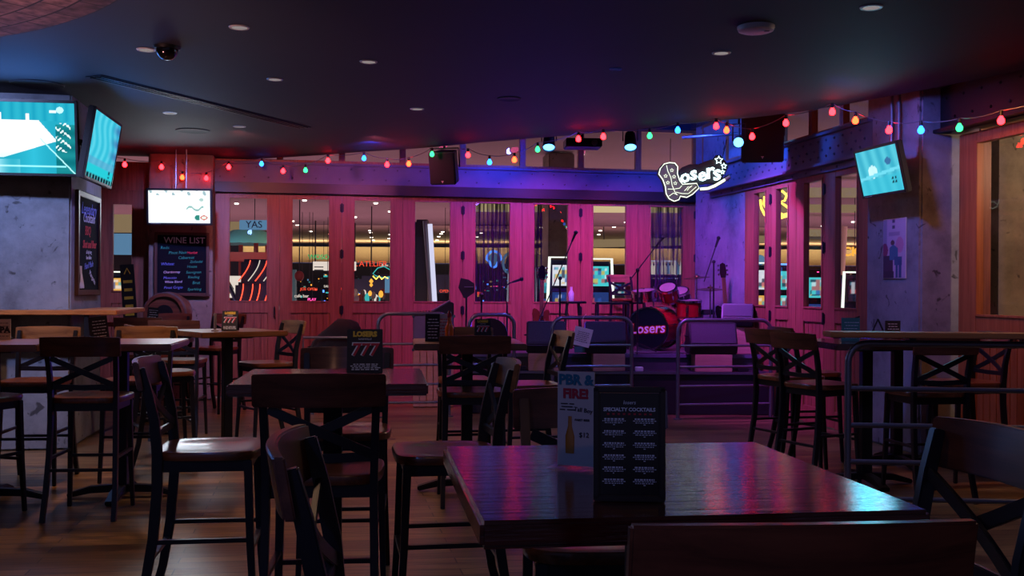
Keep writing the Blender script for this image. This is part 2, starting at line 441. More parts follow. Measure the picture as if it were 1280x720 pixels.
# right wall leaves, far to near
ry = [(12.36, 12.04, 12.62, 11.915), (11.79, 11.48, 11.915, 11.3), (11.13, 10.72, 11.3, 10.69), (10.47, 10.04, 10.69, 9.86)]
for i, (a, b, lo, hi) in enumerate(ry):
    k = 1/math.cos(RA); c = (lo+hi)/2
    door_leaf((lo-hi)*k, (a-b)*k, rw(c), RZ, hinge=1 if i in (0, 2) else 0, pane_x=-((a+b)/2-c)*k, bead=False, handle=.28 if i == 3 else None)
# large orange wood door at the right
def rw2(y): return Vector((5.62-.2*y, y, 0))
door_leaf(1.25, .66, rw2(8.28), RZ, 1.2, 2.66, 2.74, mat='orange_wood', handle=.42, pane_x=-.06)

# ---- walls, beams, clerestory
WN = [0]; TN = [0]
def trim(mb, mat, loc, rz, bevel=.004):
    TN[0] += 1; 
    if mb.mats: mb.mats[0] = mat
    o = struct(mb.build('trim_%d' % TN[0], None if mb.mats else mat, bevel=bevel)); o.location = loc; o.rotation_euler.z = rz; return o
def rivets(m, x0, x1, y, zs, step):
    n = int((x1-x0)/step); m.mats = ['steel', 'base_iron']; m.cur = 1
    for i in range(n+1):
        for j, z in enumerate(zs):
            x = x0+(x1-x0)*(i+.5*(j % 2))/max(1, n)
            if x < x1: m.cyl((x, y, z), (x, y-.014, z), .017, .012, 6)
def clerestory(x0, x1, centers_edges, loc, rz, z0=3.02, z1=3.62, mat='orange_wood'):
    e = centers_edges
    for a, b in zip(e[:-1], e[1:]):
        WN[0] += 1; m = MB(); w = b-a
        for x in (-w/2+.02, w/2-.02): m.box((x, 0, (z0+z1)/2), (.04, .07, z1-z0))
        for z in (z0+.02, z1-.02): m.box((0, 0, z), (w, .072, .04))
        o = struct(m.build('window_%d' % WN[0], mat, bevel=.003)); o.rotation_euler.z = rz
        o.location = Vector(loc)+Matrix.Rotation(rz, 3, 'Z') @ Vector(((a+b)/2, 0, 0))
        MB().box((0, 0, (z0+z1)/2), (w-.08, .006, z1-z0-.08)).build('glass_pane', 'glass', o, smooth=0)
# back wall
clerestory(-3.86, 2.58, [-3.86, -3.06, -2.27, -1.48, -.68, .13, .94, 1.75, 2.58], O, TH)
struct(MB().box((0, 0, 3.79), (18, .12, .34)).build('wall_back', 'plaster', smooth=0)); bpy.data.objects['wall_back'].location = E(-6.4, .03); bpy.data.objects['wall_back'].rotation_euler.z = TH
m = MB(); m.box((-.64, -.06, 2.685), (6.46, .14, .13)); trim(m, 'lintel', O, TH)
m = MB(); m.box((-.64, -.04, 2.885), (6.46, .1, .27)); m.box((-.64, -.085, 2.765), (6.46, .07, .03)); m.box((-.64, -.085, 3.005), (6.46, .07, .03))
rivets(m, -3.8, 2.5, -.09, (2.82, 2.95), .3); trim(m, 'steel', O, TH)
# left end of the back wall: upper band above the narrow door and the solid wall around it
m = MB(); m.box((-4.99, .03, 2.8), (.66, .1, .36)); m.box((-5.9, .03, 1.9), (1.16, .1, 3.8)); m.box((-4.1, .03, 1.9), (.5, .1, 3.8)); m.box((-4.52, .03, 1.9), (.32, .1, 3.8))
m.box((-8, .03, 1.9), (3.1, .1, 3.8)); o = struct(m.build('wall_back_left', 'door_wood', smooth=0)); o.location = O; o.rotation_euler.z = TH
# corner column with its steel pipes
def column(name, c, size, h, rz, mat, label, bev=.02):
    o = MB().box((0, 0, h/2), (size[0], size[1], h)).build('concrete_column', mat, bevel=bev); o.location = c; o.rotation_euler.z = rz
    tag(o, label, 'column', kind='structure'); return o
column('corner', E(2.88, -.12), (.6, .55), 3.9, TH, 'concrete', 'concrete column in the stage corner beside the drum kit')
for s, r_, mt in ((2.60, .028, 'chrome'), (2.69, .02, 'pipe')):
    q = E(s, -.44); o = MB().cyl((q.x, q.y, .6), (q.x, q.y, 3.5), r_).build('wall_pipe', 'steel' if mt == 'pipe' else 'pipe')
    tag(o, 'thick steel pipe on the corner column' if r_ > .025 else 'thin steel pipe on the corner column', 'pipe')
# right wall solid part next to the corner + band over doors
k = 1/math.cos(RA)
def along(y): return -(y-9.86)*k          # local x of wall point measured from its near end
struct(MB().box((0, 0, 1.9), ((14.2-12.62)*k, .12, 3.8)).build('wall_right_far', 'concrete', smooth=0))
o = bpy.data.objects['wall_right_far']; o.location = rw((14.2+12.62)/2)+RN*.03; o.rotation_euler.z = RZ
W = MB(); W.box((0, 0, 3.79), ((14.4-9.86)*k, .12, .34)); o = struct(W.build('wall_right', 'plaster', smooth=0)); o.location = rw((14.4+9.86)/2)+RN*.03; o.rotation_euler.z = RZ
Lr = (12.9-9.72)*k; mid = rw((12.9+9.72)/2)
m = MB(); m.box((0, -.05, 2.84), (Lr+.8, .1, .32)); m.box((0, -.1, 2.69), (Lr+.8, .1, .03)); m.box((0, -.1, 2.995), (Lr+.8, .1, .03)); rivets(m, -Lr/2-.35, Lr/2+.35, -.1, (2.77, 2.84, 2.93), .16); trim(m, 'steel', mid+RW*-.35, RZ)
m = MB(); m.box((0, -.02, 2.645), (Lr+.8, .08, .06)); rivets(m, -Lr/2, Lr/2, -.06, (2.645,), .3); trim(m, 'steel', mid+RW*-.35, RZ)
ce = [-Lr/2-1.1, -Lr/2-.25, -Lr/2+.5, -Lr/2+1.25, -Lr/2+1.95, -Lr/2+2.6, Lr/2]
clerestory(0, 0, ce, mid, RZ, 3.02, 3.62)
# column between the folding doors and the big orange door
cf = Vector((5.27-.2*8.9, 8.9, 0))
MBc = MB(); f1 = Vector((5.27-.2*9.75, 9.75, 0)); f2 = cf; f3 = cf+U*.49; f4 = Vector((4.4, 9.9, 0))
o = MBc.prism([tuple(p[:2]) for p in (f1, f4, f3, f2)], 0, 3.9).build('concrete_column', 'concrete', bevel=.02)
tag(o, 'wide stained concrete column carrying the poster and the small television', 'column', kind='structure')
# wall above and beyond the big door
m = MB(); m.box((0, .03, 3.35), (3.2, .12, 1.18)); m.box((-1.6+.47, .03, 1.4), (.02, .1, 2.8)); m.box((1.35, .03, 1.4), (1.3, .1, 2.8)); o = struct(m.build('wall_right_near', 'door_wood', smooth=0)); o.location = rw2(7.55)+RN*.02; o.rotation_euler.z = RZ
m = MB(); m.box((0, -.08, 2.97), (2.9, .16, .42)); m.box((0, -.17, 2.775), (2.9, .12, .03)); m.box((0, -.17, 3.165), (2.9, .12, .03)); rivets(m, -1.4, 1.4, -.16, (2.88, 3.05), .22); trim(m, 'lintel', rw2(7.62), RZ)
m = MB(); m.box((0, -.02, .14), (1.3, .1, .28)); trim(m, 'lintel', rw2(8.28)+RN*-.03, RZ)
# side walls far outside the frame and the wall of the mall opposite the left
struct(MB().box((-9, 4, 1.95), (.1, 18, 3.9)).build('wall_left', 'plaster', smooth=0))
struct(MB().box((9, 0, 1.95), (.1, 10, 3.9)).build('wall_right_outer', 'plaster', smooth=0))

# left concrete column with the drink ledge
k0 = Vector((-3.80, 8.95, 0))
o = MB().prism([tuple(p[:2]) for p in (k0, k0+V*1.27, k0+V*1.27-U*1.9, k0-U*1.9)], 0, 3.9).build('concrete_column', 'concrete', bevel=.015)
tag(o, 'massive pale concrete column behind the large left television', 'column', kind='structure')
o = MB().prism([tuple(p[:2]) for p in (k0+U*.44-V*.34, k0+U*.44+V*1.1, k0+U*.01+V*1.1, k0+U*.01-V*.01, k0-U*1.9-V*.01, k0-U*1.9-V*.34)], 1.165, 1.205).build('wall_ledge', 'rail_wood', bevel=.006)
tag(o, 'wooden drink ledge running round the pale left column', 'ledge')
for a in (-1.4, -.6, .2): MB().box(k0+U*a-V*.17+Vector((0, 0, 1.07)), (.04, .3, .19), TH).build('bracket', 'black_metal', o)
# second column with the wine list
kc = Vector((-4.1, 12.85, 0))+V*.28
column('wine', kc, (.76, .5), 3.9, TH, 'concrete_warm', 'concrete column behind the wine list board')

# brick clad disc in the ceiling, top left
zb = 2.93; pts = [P(0, 46, (zb-CH)*F/(358-46)), P(75, 30, (zb-CH)*F/(358.6-30)), P(146, 0, (zb-CH)*F/(359))]
(ax, ay), (bx, by), (cx, cy) = [(p.x, p.y) for p in pts]
D = 2*(ax*(by-cy)+bx*(cy-ay)+cx*(ay-by))
ux = ((ax*ax+ay*ay)*(by-cy)+(bx*bx+by*by)*(cy-ay)+(cx*cx+cy*cy)*(ay-by))/D
uy = ((ax*ax+ay*ay)*(cx-bx)+(bx*bx+by*by)*(ax-cx)+(cx*cx+cy*cy)*(bx-ax))/D
rad = math.hypot(ax-ux, ay-uy)
me = bpy.data.meshes.new('brick_soffit'); vs = []; fs = []; uv = []; nseg = 96; rings = [rad, rad-.6, rad-1.2, max(.3, rad-2.4)]
for i in range(nseg+1):
    a = 2*PI*i/nseg
    vs.append((rad*math.cos(a), rad*math.sin(a), .13)); uv.append((a*rad, .13))
    for r_ in rings: vs.append((r_*math.cos(a), r_*math.sin(a), 0)); uv.append((a*rad, r_-rad))
kk = len(rings)+1
for i in range(nseg):
    for j in range(kk-1): fs.append((i*kk+j, i*kk+j+1, (i+1)*kk+j+1, (i+1)*kk+j))
me.from_pydata(vs, [], fs); ul = me.uv_layers.new(name='UVMap')
for lp in me.loops: ul.data[lp.index].uv = uv[lp.vertex_index]
me.materials.append(M['brick']); o = bpy.data.objects.new('brick_soffit', me); COL.objects.link(o); o.location = (ux, uy, zb)
tag(o, 'round brick clad soffit hanging at the top left of the ceiling', 'brick soffit', kind='structure')

# ================================================================ the casino hall outside
hall_cut = 36
horiz('ceiling_hall', HALL+[(45, hall_cut), (-45, hall_cut)], 3.62, 'outer_ceiling')
horiz('ceiling_hall_far', [(-45, hall_cut-1), (45, hall_cut-1), (45, 80), (-45, 80)], 4.3, 'outer_ceiling_pale')
struct(MB().box((0, hall_cut, 3.95), (90, .1, .7)).build('wall_hall_step', 'outer_ceiling', smooth=0))
struct(MB().box((0, 66, 3.55), (90, .2, 1.0)).build('wall_hall_cove', 'outer_cream', smooth=0))
struct(MB().box((0, 64, 1.45), (90, .2, 3.0)).build('wall_hall_far', 'outer_dark', smooth=0))
struct(MB().box((30, 40, 2), (.2, 80, 4.4), R(-12)).build('wall_hall_right', 'outer_dark', smooth=0))
struct(MB().box((-30, 40, 2), (.2, 80, 4.4), R(12)).build('wall_hall_left', 'outer_dark', smooth=0))
LT = []
def area(name, loc, size, energy, col, rot, sy=None, spread=None):
    l = bpy.data.lights.new(name, 'AREA'); l.shape = 'RECTANGLE'; l.size = size; l.size_y = sy or size; l.energy = energy; l.color = rgb(col)[:3]
    if spread: l.spread = spread
    o = bpy.data.objects.new(name, l); COL.objects.link(o); o.location = loc; o.rotation_euler = rot; LT.append(o); return o
def spot(name, loc, to, energy, col, size=60, blend=.6, rad=.06):
    l = bpy.data.lights.new(name, 'SPOT'); l.energy = energy; l.color = rgb(col)[:3]; l.spot_size = R(size); l.spot_blend = blend; l.shadow_soft_size = rad
    o = bpy.data.objects.new(name, l); COL.objects.link(o); o.location = loc
    o.rotation_euler = (Vector(to)-Vector(loc)).to_track_quat('-Z', 'Y').to_euler(); return o
def point(name, loc, energy, col, rad=.05):
    l = bpy.data.lights.new(name, 'POINT'); l.energy = energy; l.color = rgb(col)[:3]; l.shadow_soft_size = rad
    o = bpy.data.objects.new(name, l); COL.objects.link(o); o.location = loc; return o
# cove lights
area('cove_light', (0, 63.4, 3.15), 60, 3000, '#ffd898', (PI, 0, 0), .4)
area('cove_light', (0, 40, 3.2), 40, 800, '#ffd0b0', (PI, 0, 0), .4)
# lit bulkheads hanging below the hall ceiling
def bulk(px0, px1, py0, py1, d, mat, depth=.5, name='lit_bulkhead', label=None):
    if name == 'lit_panel': name = 'light_box'
    a = P(px0, py1, d); b = P(px1, py0, d)
    m = MB().box(((a.x+b.x)/2, d+depth/2, (a.z+b.z)/2), (b.x-a.x, depth, b.z-a.z)); o = m.build(name, mat, smooth=0)
    if name in ('light_box', 'bottle_shelf'): MB().box(((a.x+b.x)/2, d+depth/2+.02, (a.z-.02)/2), (b.x-a.x-.02, depth, a.z-.02)).build('stand', 'outer_dark', o, smooth=0)
    else:
        zt_ = 3.62 if d < 35.5 else 4.3
        for x_ in (a.x+.1*(b.x-a.x), b.x-.1*(b.x-a.x)): MB().box((x_, d+depth/2, (b.z+zt_)/2), (.04, .04, zt_-b.z)).build('hanger', 'outer_dark', o, smooth=0)
    return o
def foot(o, up=False):
    z = o.location.z; h = (3.62-z) if up else -z
    MB().cyl((0, 0, 0), (0, 0, h), .015, n=6).build('cord' if up else 'stem', 'outer_dark', o); return o
b = bulk(585, 872, 256, 262.5, 22, 'cove'); tag(b, 'cream lit ceiling bulkhead seen through the tops of the magenta doors', 'bulkhead')
b = bulk(736, 960, 304, 312, 42, 'cove_soft'); b.rotation_euler.y = -.03; tag(b, 'warm lit ceiling band crossing the seventh door pane', 'bulkhead')
b = bulk(560, 640, 286, 288, 36.0-.6, 'outer_cream'); tag(b, 'thin pale ceiling edge far across the hall', 'bulkhead')
for i, (p0, p1, y0, y1, d) in enumerate([(955, 1110, 235, 243, 20), (960, 1110, 256, 263, 24), (1000, 1110, 287, 294, 30)]):
    b = bulk(p0, p1, y0, y1, d, 'cove_soft', .6)
    tag(b, ['topmost warm ceiling band seen through the right hand doors', 'middle warm ceiling band seen through the right hand doors', 'lowest and farthest warm ceiling band through the right hand doors'][i], 'bulkhead')
# hall downlights
k = 0
for px, py, zc in [(295, 254, 3.62), (380, 250, 3.62), (331, 277, 3.62), (365, 276, 3.62), (371, 281, 3.62), (443, 271, 3.62), (462, 288, 4.3), (463, 290.5, 4.3), (464, 296.5, 4.3), (466, 300, 4.3), (466, 302.5, 4.3), (487, 293, 4.3), (486, 298, 4.3), (469, 253.5, 3.62), (487, 264, 3.62), (553, 289.5, 4.3), (551, 292, 4.3), (548, 295.5, 4.3), (546, 300, 4.3), (569, 255, 3.62), (767, 283.5, 3.62), (750, 288, 3.62), (381, 307, 4.3), (372, 301, 4.3), (377, 311, 4.3), (388, 289, 4.3), (596, 296, 4.3), (601, 291, 4.3), (748, 293, 4.3), (782, 277.5, 3.62), (676, 284, 3.62), (1029, 251, 3.62), (1028, 282, 3.62), (1066, 277, 3.62), (1058, 295, 3.62), (1073, 321, 4.3), (986, 297, 3.62), (948, 303, 3.62), (700, 192, 3.62), (726, 193, 3.62), (1020, 160, 3.62)]:
    h = 362+.006*(px-640)-py; d = (zc-CH)*F/h
    if zc < 4 and d > hall_cut-.5: zc = 4.3; d = (zc-CH)*F/h
    if d < 15.3 or d > 63: continue
    r_ = .0022*d*.5+.02
    m = MB(); m.lathe([(r_*.3, -.02), (r_, -.02), (r_*1.15, 0)], ((px-640)/F*d, d, zc), 12)
    m.prism([(r_*.98*math.cos(a*PI/6), r_*.98*math.sin(a*PI/6)) for a in range(12)], -.03, -.02, Matrix.Translation(((px-640)/F*d, d, zc)))
    o = m.build('ceiling_light', 'downlight_bright'); k += 1
    tag(o, 'small bright recessed light in the casino hall ceiling', 'ceiling light', 'casino hall downlights')
# general light of the hall
for x, y, e in ((-14, 24, 420), (-4, 22, 300), (5, 24, 300), (14, 20, 420), (-10, 45, 600), (6, 45, 600)):
    spot('hall_light', (x, y, 3.55), (x, y, 0), e, '#ffd0a0', 150, .8, .15)
point('hall_light', (5.6, 9.2, 3.2), 14, '#ffd8b0', .1)  # bare point added to brighten the concrete outside the orange door

# distant machines and their lamps: far too many and too small to count
m = MB(); rd = random.Random(9)
for i in range(900):
    x = rd.uniform(-24, 24); y = rd.uniform(46, 63); z = rd.uniform(.4, 2.35); s_ = rd.uniform(.03, .11)
    m.mat(rd.choice(['sign_amber', 'sign_white', 'neon_red', 'sign_blue', 'neon_teal', 'cove_soft', 'neon_pink', 'neon_blue', 'outer_teal', 'cream']))
    m.box((x, y, z), (s_*rd.choice([1, 1, 2.5]), .05, s_*rd.choice([.6, 1, 1.6])))
o = m.build('distant_machine_lights', None, smooth=0); tag(o, 'crowd of tiny coloured machine lights at the far side of the casino hall', 'lights', kind='stuff')
m = MB()
for i in range(70):
    x = rd.uniform(-24, 24); y = rd.uniform(44, 62); h_ = rd.uniform(1.3, 2.3); m.box((x, y+.3, h_/2), (rd.uniform(.6, 1.6), .6, h_))
o = m.build('distant_machines', 'outer_blue', smooth=0); tag(o, 'dark rows of gaming machines far across the casino hall', 'gaming machines', kind='stuff')
# --- things beyond the glass
def neon(path, r, mat, label, cat='neon sign', name='neon_tube_sign', closed=False):
    o = MB().tube(path, r, 6, closed).build(name, mat); tag(o, label, cat); return o
def sign_text(s, px, py, d, size, mat, label, board=None, bw=0, bh=0, rz=0, name='shop_sign', off=0):
    q = P(px, py, d); t = thing(name, label, 'sign', q, rz)
    if board: MB().box((0, .06, 0), (bw, .08, bh)).build('board', board, t, bevel=.01)
    text(s, size, mat, t, (0, 0, 0), ext=.01, off=off)
    MB().box((0, .06, (3.6-q.z)/2), (.014, .014, 3.6-q.z)).build('hanger', 'outer_dark', t, smooth=0)
    return t
# pane 1: kiosk with green roof and slot machine
def at(px, py, d): return P(px, py, d)
q = P(310, 305, 23); t = thing('kiosk', 'kiosk with pleated teal roof behind the leftmost folding door', 'kiosk', (q.x, q.y, 0))
m = MB(); n = 24; hgt = CH-(305-360)/F*23; apex = CH-(288-360)/F*23
for i in range(n):
    a0 = 2*PI*i/n; a1 = 2*PI*(i+1)/n; R0, R1 = .85, .34
    vs = [(R0*math.cos(a0), R0*math.sin(a0), hgt), (R0*math.cos(a1), R0*math.sin(a1), hgt), (R1*math.cos(a1), R1*math.sin(a1), apex), (R1*math.cos(a0), R1*math.sin(a0), apex), (1.02*R0*math.cos((a0+a1)/2), 1.02*R0*math.sin((a0+a1)/2), hgt-.01)]
    m.add(vs, [(0, 4, 2, 3), (4, 1, 2)])
m.build('roof', 'outer_teal', t, smooth=0)
m = MB(); [m.cyl((.6*math.cos(a*PI/3), .6*math.sin(a*PI/3), 0), (.6*math.cos(a*PI/3), .6*math.sin(a*PI/3), hgt), .05) for a in range(6)]; m.build('post', 'outer_red', t)
MB().box((0, 0, .55), (1.1, 1.1, 1.1)).build('counter', 'outer_red', t, bevel=.02)
MB().box((0, -.6, hgt-.3), (1.7, .2, .2)).build('fascia', 'outer_red', t, bevel=.01)
point('kiosk_lamp', (q.x-.2, q.y-1.6, 2.7), 30, '#d8f0ff', .1)
sign_text('YAS', 317, 281, 21.5, .2, 'outer_blue', 'pale blue YAS sign above the teal kiosk roof', 'sign_blue', .62, .2)
b = bulk(286, 300, 277, 293, 26, 'cove_soft', .3, 'lit_panel'); tag(b, 'warm lit wall panel left of the teal kiosk', 'panel')
SD = [0]
def slot(px, d, w, h, label, face='neon_blue', scr='sign_white', rz=0, top=True, group=None, tube='neon_white'):
    q = P(px, 400, d); t = thing('slot_machine', label, 'slot machine', (q.x, d, 0), rz)
    m = MB(); m.box((0, 0, h*.25), (w, .6, h*.5)); m.box((0, .1, h*.72), (w*.92, .4, h*.46)); m.build('cabinet', 'outer_blue', t, bevel=.03)
    for nm_, zc_, hh_, base_, yy in (('screen', h*.6, h*.2, scr, -.16), ('top_sign', h*.83, h*.16, face, -.15)):
        MB().box((0, yy+.035, zc_), (w*.76, .06, hh_+.03)).build(nm_+'_frame', 'black_plastic', t, bevel=.01)
        SD[0] += 1; sd = random.Random(SD[0]); pal = dict(neon_blue='#3c78d8', sign_white='#d8dce0', outer_blue='#243870', outer_teal='#2c7c88', neon_teal='#48c8c8', outer_dark='#141a28', sign_amber='#e0a850').get(base_, '#405080')
        cells = [[sd.choice([pal, pal, pal, '#e8e8e8', '#c84848', '#e0b040', '#3050a0', '#181c30', '#48a0b0']) for _ in range(6)] for _ in range(5)]
        def fn(u, v, cells=cells, pal=pal):
            if u < .06 or u > .94 or v < .08 or v > .92: return hx(pal)
            return lerp(hx(cells[min(4, int(v*5))][min(5, int(u*6))]), hx(pal), .3)
        p_ = panel(nm_, w*.7, hh_, 18, 15, fn, 'screen', t, yy); p_.location.z = zc_
    m = MB()
    for k_ in range(5): m.box((-w*.3+k_*w*.15, -.465, h*.45), (w*.09, .02, .035))
    m.build('buttons', 'sign_amber', t, smooth=0)
    MB().box((0, -.302, h*.24), (w*.7, .01, h*.3)).build('belly_glass', 'outer_teal', t, bevel=.004)
    MB().box((0, -.36, h*.45), (w*.9, .2, .06)).build('button_deck', 'black_plastic', t, bevel=.01)
    MB().tube([(-w/2-.01, -.33, h*.05), (-w/2-.01, -.33, h*.48), (-w/2-.01, -.12, h*.56), (-w/2+.02, -.12, h*.97), (w/2-.02, -.12, h*.97), (w/2+.01, -.12, h*.56), (w/2+.01, -.33, h*.48), (w/2+.01, -.33, h*.05)], .022, 6).build('light_strip', tube, t)
    return t
# the curved neon machine of the leftmost pane
q = P(317, 400, 18); t = thing('slot_machine', 'slot machine with curved red and orange neon tubes in the leftmost door pane', 'slot machine', (q.x, 18, 0), .1)
m = MB(); m.box((0, .2, .75), (.62, .5, 1.5)); m.box((.08, .2, 1.65), (.6, .45, .5)); m.build('cabinet', 'outer_blue', t, bevel=.05)
for i, x in enumerate((-.26, -.1, .02, .16)):
    arc = [(x+.16*math.sin(a)-.05, -.1-.06*math.sin(a), .95+.52*(a/1.6)) for a in [k*.2 for k in range(9)]]
    MB().tube(arc, .009, 6).build('neon_tube', 'neon_red', t)
    arc = [(x+.2*math.sin(a)+.02, -.1, 1.52+.36*(a/1.4)) for a in [k*.2 for k in range(8)]]
    MB().tube(arc, .009, 6).build('neon_tube', 'neon_red' if i % 2 == 0 else 'sign_white', t)
q = P(297, 400, 19); t = thing('slot_machine', 'slot machine with white lit wing shaped top glass at far left pane', 'slot machine', (q.x, 19, 0))
m = MB(); m.box((0, .2, .55), (.62, .5, 1.1)); m.build('cabinet', 'outer_blue', t, bevel=.05)
m = MB(); m.prism([(-.2, 1.62), (.2, 1.62), (.06, 1.38), (.2, 1.22), (-.2, 1.22), (-.06, 1.38)], -.02, .02, XZ); m.build('top_glass', 'sign_white', t)
MB().tube([(-.42, -.05, 1.0), (-.42, -.05, 1.14), (.3, -.05, 1.14)], .03, 6).build('light_strip', 'neon_blue', t)
MB().tube([(-.46, -.05, 1.66), (-.12, -.05, 1.4), (-.02, -.05, 1.18)], .04, 6).build('arm', 'outer_blue', t)
MB().tube([(.46, -.05, 1.66), (.12, -.05, 1.4), (.02, -.05, 1.18)], .04, 6).build('arm', 'outer_blue', t)
# pane 2
sign_text('WOSOMA', 404, 321.5, 34, .22, 'sign_green', 'green lit sign letters above white marquee in the second door pane', name='shop_sign')
b = bulk(391, 413, 327, 338, 34, 'sign_white', .2, 'marquee'); tag(b, 'white lit marquee box below the green sign', 'marquee'); m = MB()
for z in (2.0, 2.1): m.box((P(398, 0, 33.9).x, 33.95, z), (.3, .02, .03))
m.build('marquee_text', 'black_print').parent = b
b = bulk(362, 369, 337, 377, 30, 'sign_amber', .2, 'lit_panel'); b.data.materials[0] = M['outer_teal']; tag(b, 'tall narrow patterned panel at left edge of the second pane', 'panel')
o = MB().sphere((0, 0, 0), .12, 16, (1, 1, 1.1)).build('red_lantern', 'outer_red'); o.location = P(374, 345, 26); foot(o, True); tag(o, 'round red lantern in the second door pane', 'lantern')
for (s, px, py, d, sz, mt, lab) in [('JOE OPEN', 386, 361.5, 30, .11, 'sign_red', 'small red lit sign low in the second door pane'), ('cafe bar', 377, 370, 30, .13, 'sign_white', 'small white lit sign under the red one'), ('PLAY', 390, 374.5, 30, .11, 'neon_pink', 'small pink lit sign at bottom of the second pane'), ('SALE', 409, 358, 32, .1, 'sign_white', 'tiny white sign at right edge of second pane')]:
    sign_text(s, px, py, d, sz, mt, lab)
# pane 3
sign_text("L'ATELIER", 463, 330, 36, .27, 'sign_red', "red lit L'ATELIER restaurant sign in the third door pane")
sign_text('& de Joel', 485, 331.5, 36, .13, 'sign_white', 'white lit script sign right of the red restaurant sign')
b = bulk(432, 444, 327, 338, 35, 'sign_white', .2, 'marquee'); tag(b, 'white lit box left of the red restaurant sign', 'marquee')
fish = [P(px, py, 24) for px, py in [(466, 342), (472, 335), (480, 333), (487, 337), (492, 342), (487, 346), (478, 347), (470, 345)]]
neon(fish, .012, 'neon_teal', 'teal neon fish outline in the third door pane', closed=True)
neon([P(px, py, 24) for px, py in [(466, 345), (470, 349), (474, 345), (477, 349), (481, 346), (485, 348)]], .014, 'neon_yellow', 'yellow neon squiggle under the fish outline')
b = bulk(481, 489, 346, 366, 25, 'neon_teal', .2, 'lit_panel'); b.data.materials[0] = M['sign_blue']; tag(b, 'pale blue lit machine front at right edge of third pane', 'panel')
o = MB().lathe([(.01, -.1), (.05, -.05), (.02, 0), (.06, .05), (.015, .12)], (0, 0, 0), 12).build('gold_ornament', 'sign_amber'); o.location = P(464, 354, 28); foot(o, True); tag(o, 'amber glowing ornament in the third door pane', 'ornament')
random.seed(3)
for i in range(22):
    px = 441+i*2.3+random.random(); py = 366+random.random()*8; d = 24+random.random()*3
    o = MB().sphere((0, 0, 0), .035+random.random()*.05, 8, (1, 1, 1.5)).build('table_lamp_globe', ['sign_white', 'cream', 'neon_teal', 'sign_amber', 'outer_red', 'cream'][i % 6]); o.location = P(px, py, d); foot(o)
    tag(o, 'small bright globe among the gaming tables in the third pane', 'globe', 'globes in the third door pane')
o = MB().sphere((0, 0, 0), .12, 16).build('white_dome', 'cream'); o.location = P(442, 373, 22); foot(o); tag(o, 'white dome at the bottom left of third door pane', 'dome')
# pane 4: dark pillars and a leaning white tube
for i, (px, w) in enumerate([(519, 6), (528, 14)]):
    a = P(px, 278 if i == 0 else 275, 20); o = MB().box((a.x, 20, a.z/2), (w/F*20, .3, a.z)).build('dark_pillar', 'outer_dark', bevel=.01); tag(o, ['narrow black pillar at left edge of the fourth pane', 'wide black pillar beside the leaning white light column'][i], 'pillar')
a = P(537, 280, 19.5); b_ = P(544, 385, 19.5); o = MB().cyl(b_, a, .045, n=16).build('light_column', 'tube_white'); tag(o, 'leaning white glowing tube in the fourth door pane', 'light column')
a = P(531, 276, 19.7); b_ = P(540, 385, 19.7); o = MB().cyl(b_, a, .05, n=16).build('light_column', 'pipe'); tag(o, 'grey tube leaning behind the white glowing tube', 'light column')
sign_text('OPEN', 556, 364, 28, .11, 'sign_red', 'small red sign at the bottom of the fourth pane')
# pane 5: curtain with neon badges
def curtain(s0, s1, label):
    m = MB(); n = 60; vs = []; fs = []
    for i in range(n+1):
        x = s0+(s1-s0)*i/n; y = .1+.025*math.sin(i*1.9)+.01*math.sin(i*.7)
        vs += [(x, y, 1.15), (x, y, 2.62)]
    for i in range(n): fs.append((2*i, 2*i+2, 2*i+3, 2*i+1))
    m.add(vs, fs); o = m.build('sheer_curtain', 'sheer', smooth=60); o.location = O; o.rotation_euler.z = TH; tag(o, label, 'curtain'); return o
curtain(-.53, -.02, 'sheer purple curtain behind the fifth door pane'); curtain(1.9, 2.42, 'sheer purple curtain behind the eighth door pane'); curtain(.28, .43, 'narrow strip of sheer curtain behind the sixth pane')
sk = [P(617+9*math.sin(a)*(1 if math.cos(a) > -.3 else .6), 324-10*math.cos(a), 17) for a in [k*PI/8 for k in range(16)]]
t = thing('neon_badge', 'white and blue neon skull shaped badge in the fifth pane', 'neon sign', P(617, 324, 17))
MB().tube([p-t.location for p in sk], .022, 6, True).build('outline', 'neon_blue', t)
MB().prism([((p-t.location).x*.75, (p-t.location).z*.75) for p in sk], 0, .02, XZ).build('face', 'sign_blue', t)
t = thing('neon_badge', 'round white neon badge cut by the edge of fifth pane', 'neon sign', P(637, 329, 17))
MB().tube([(.11*math.cos(k*PI/10), 0, .16*math.sin(k*PI/10)) for k in range(20)], .022, 6, True).build('outline', 'sign_blue', t)
MB().prism([(.07*math.cos(k*PI/10), .12*math.sin(k*PI/10)) for k in range(20)], 0, .02, XZ).build('face', 'outer_teal', t)
neon([P(592, 330, 16.5), P(591, 345, 16.5), P(594, 362, 16.5)], .02, 'neon_blue', 'short blue neon tube at left edge of the fifth pane')
neon([P(636, 342, 17), P(635, 375, 17), P(634, 382, 17)], .02, 'tube_white', 'white light tube at right edge of the fifth pane')
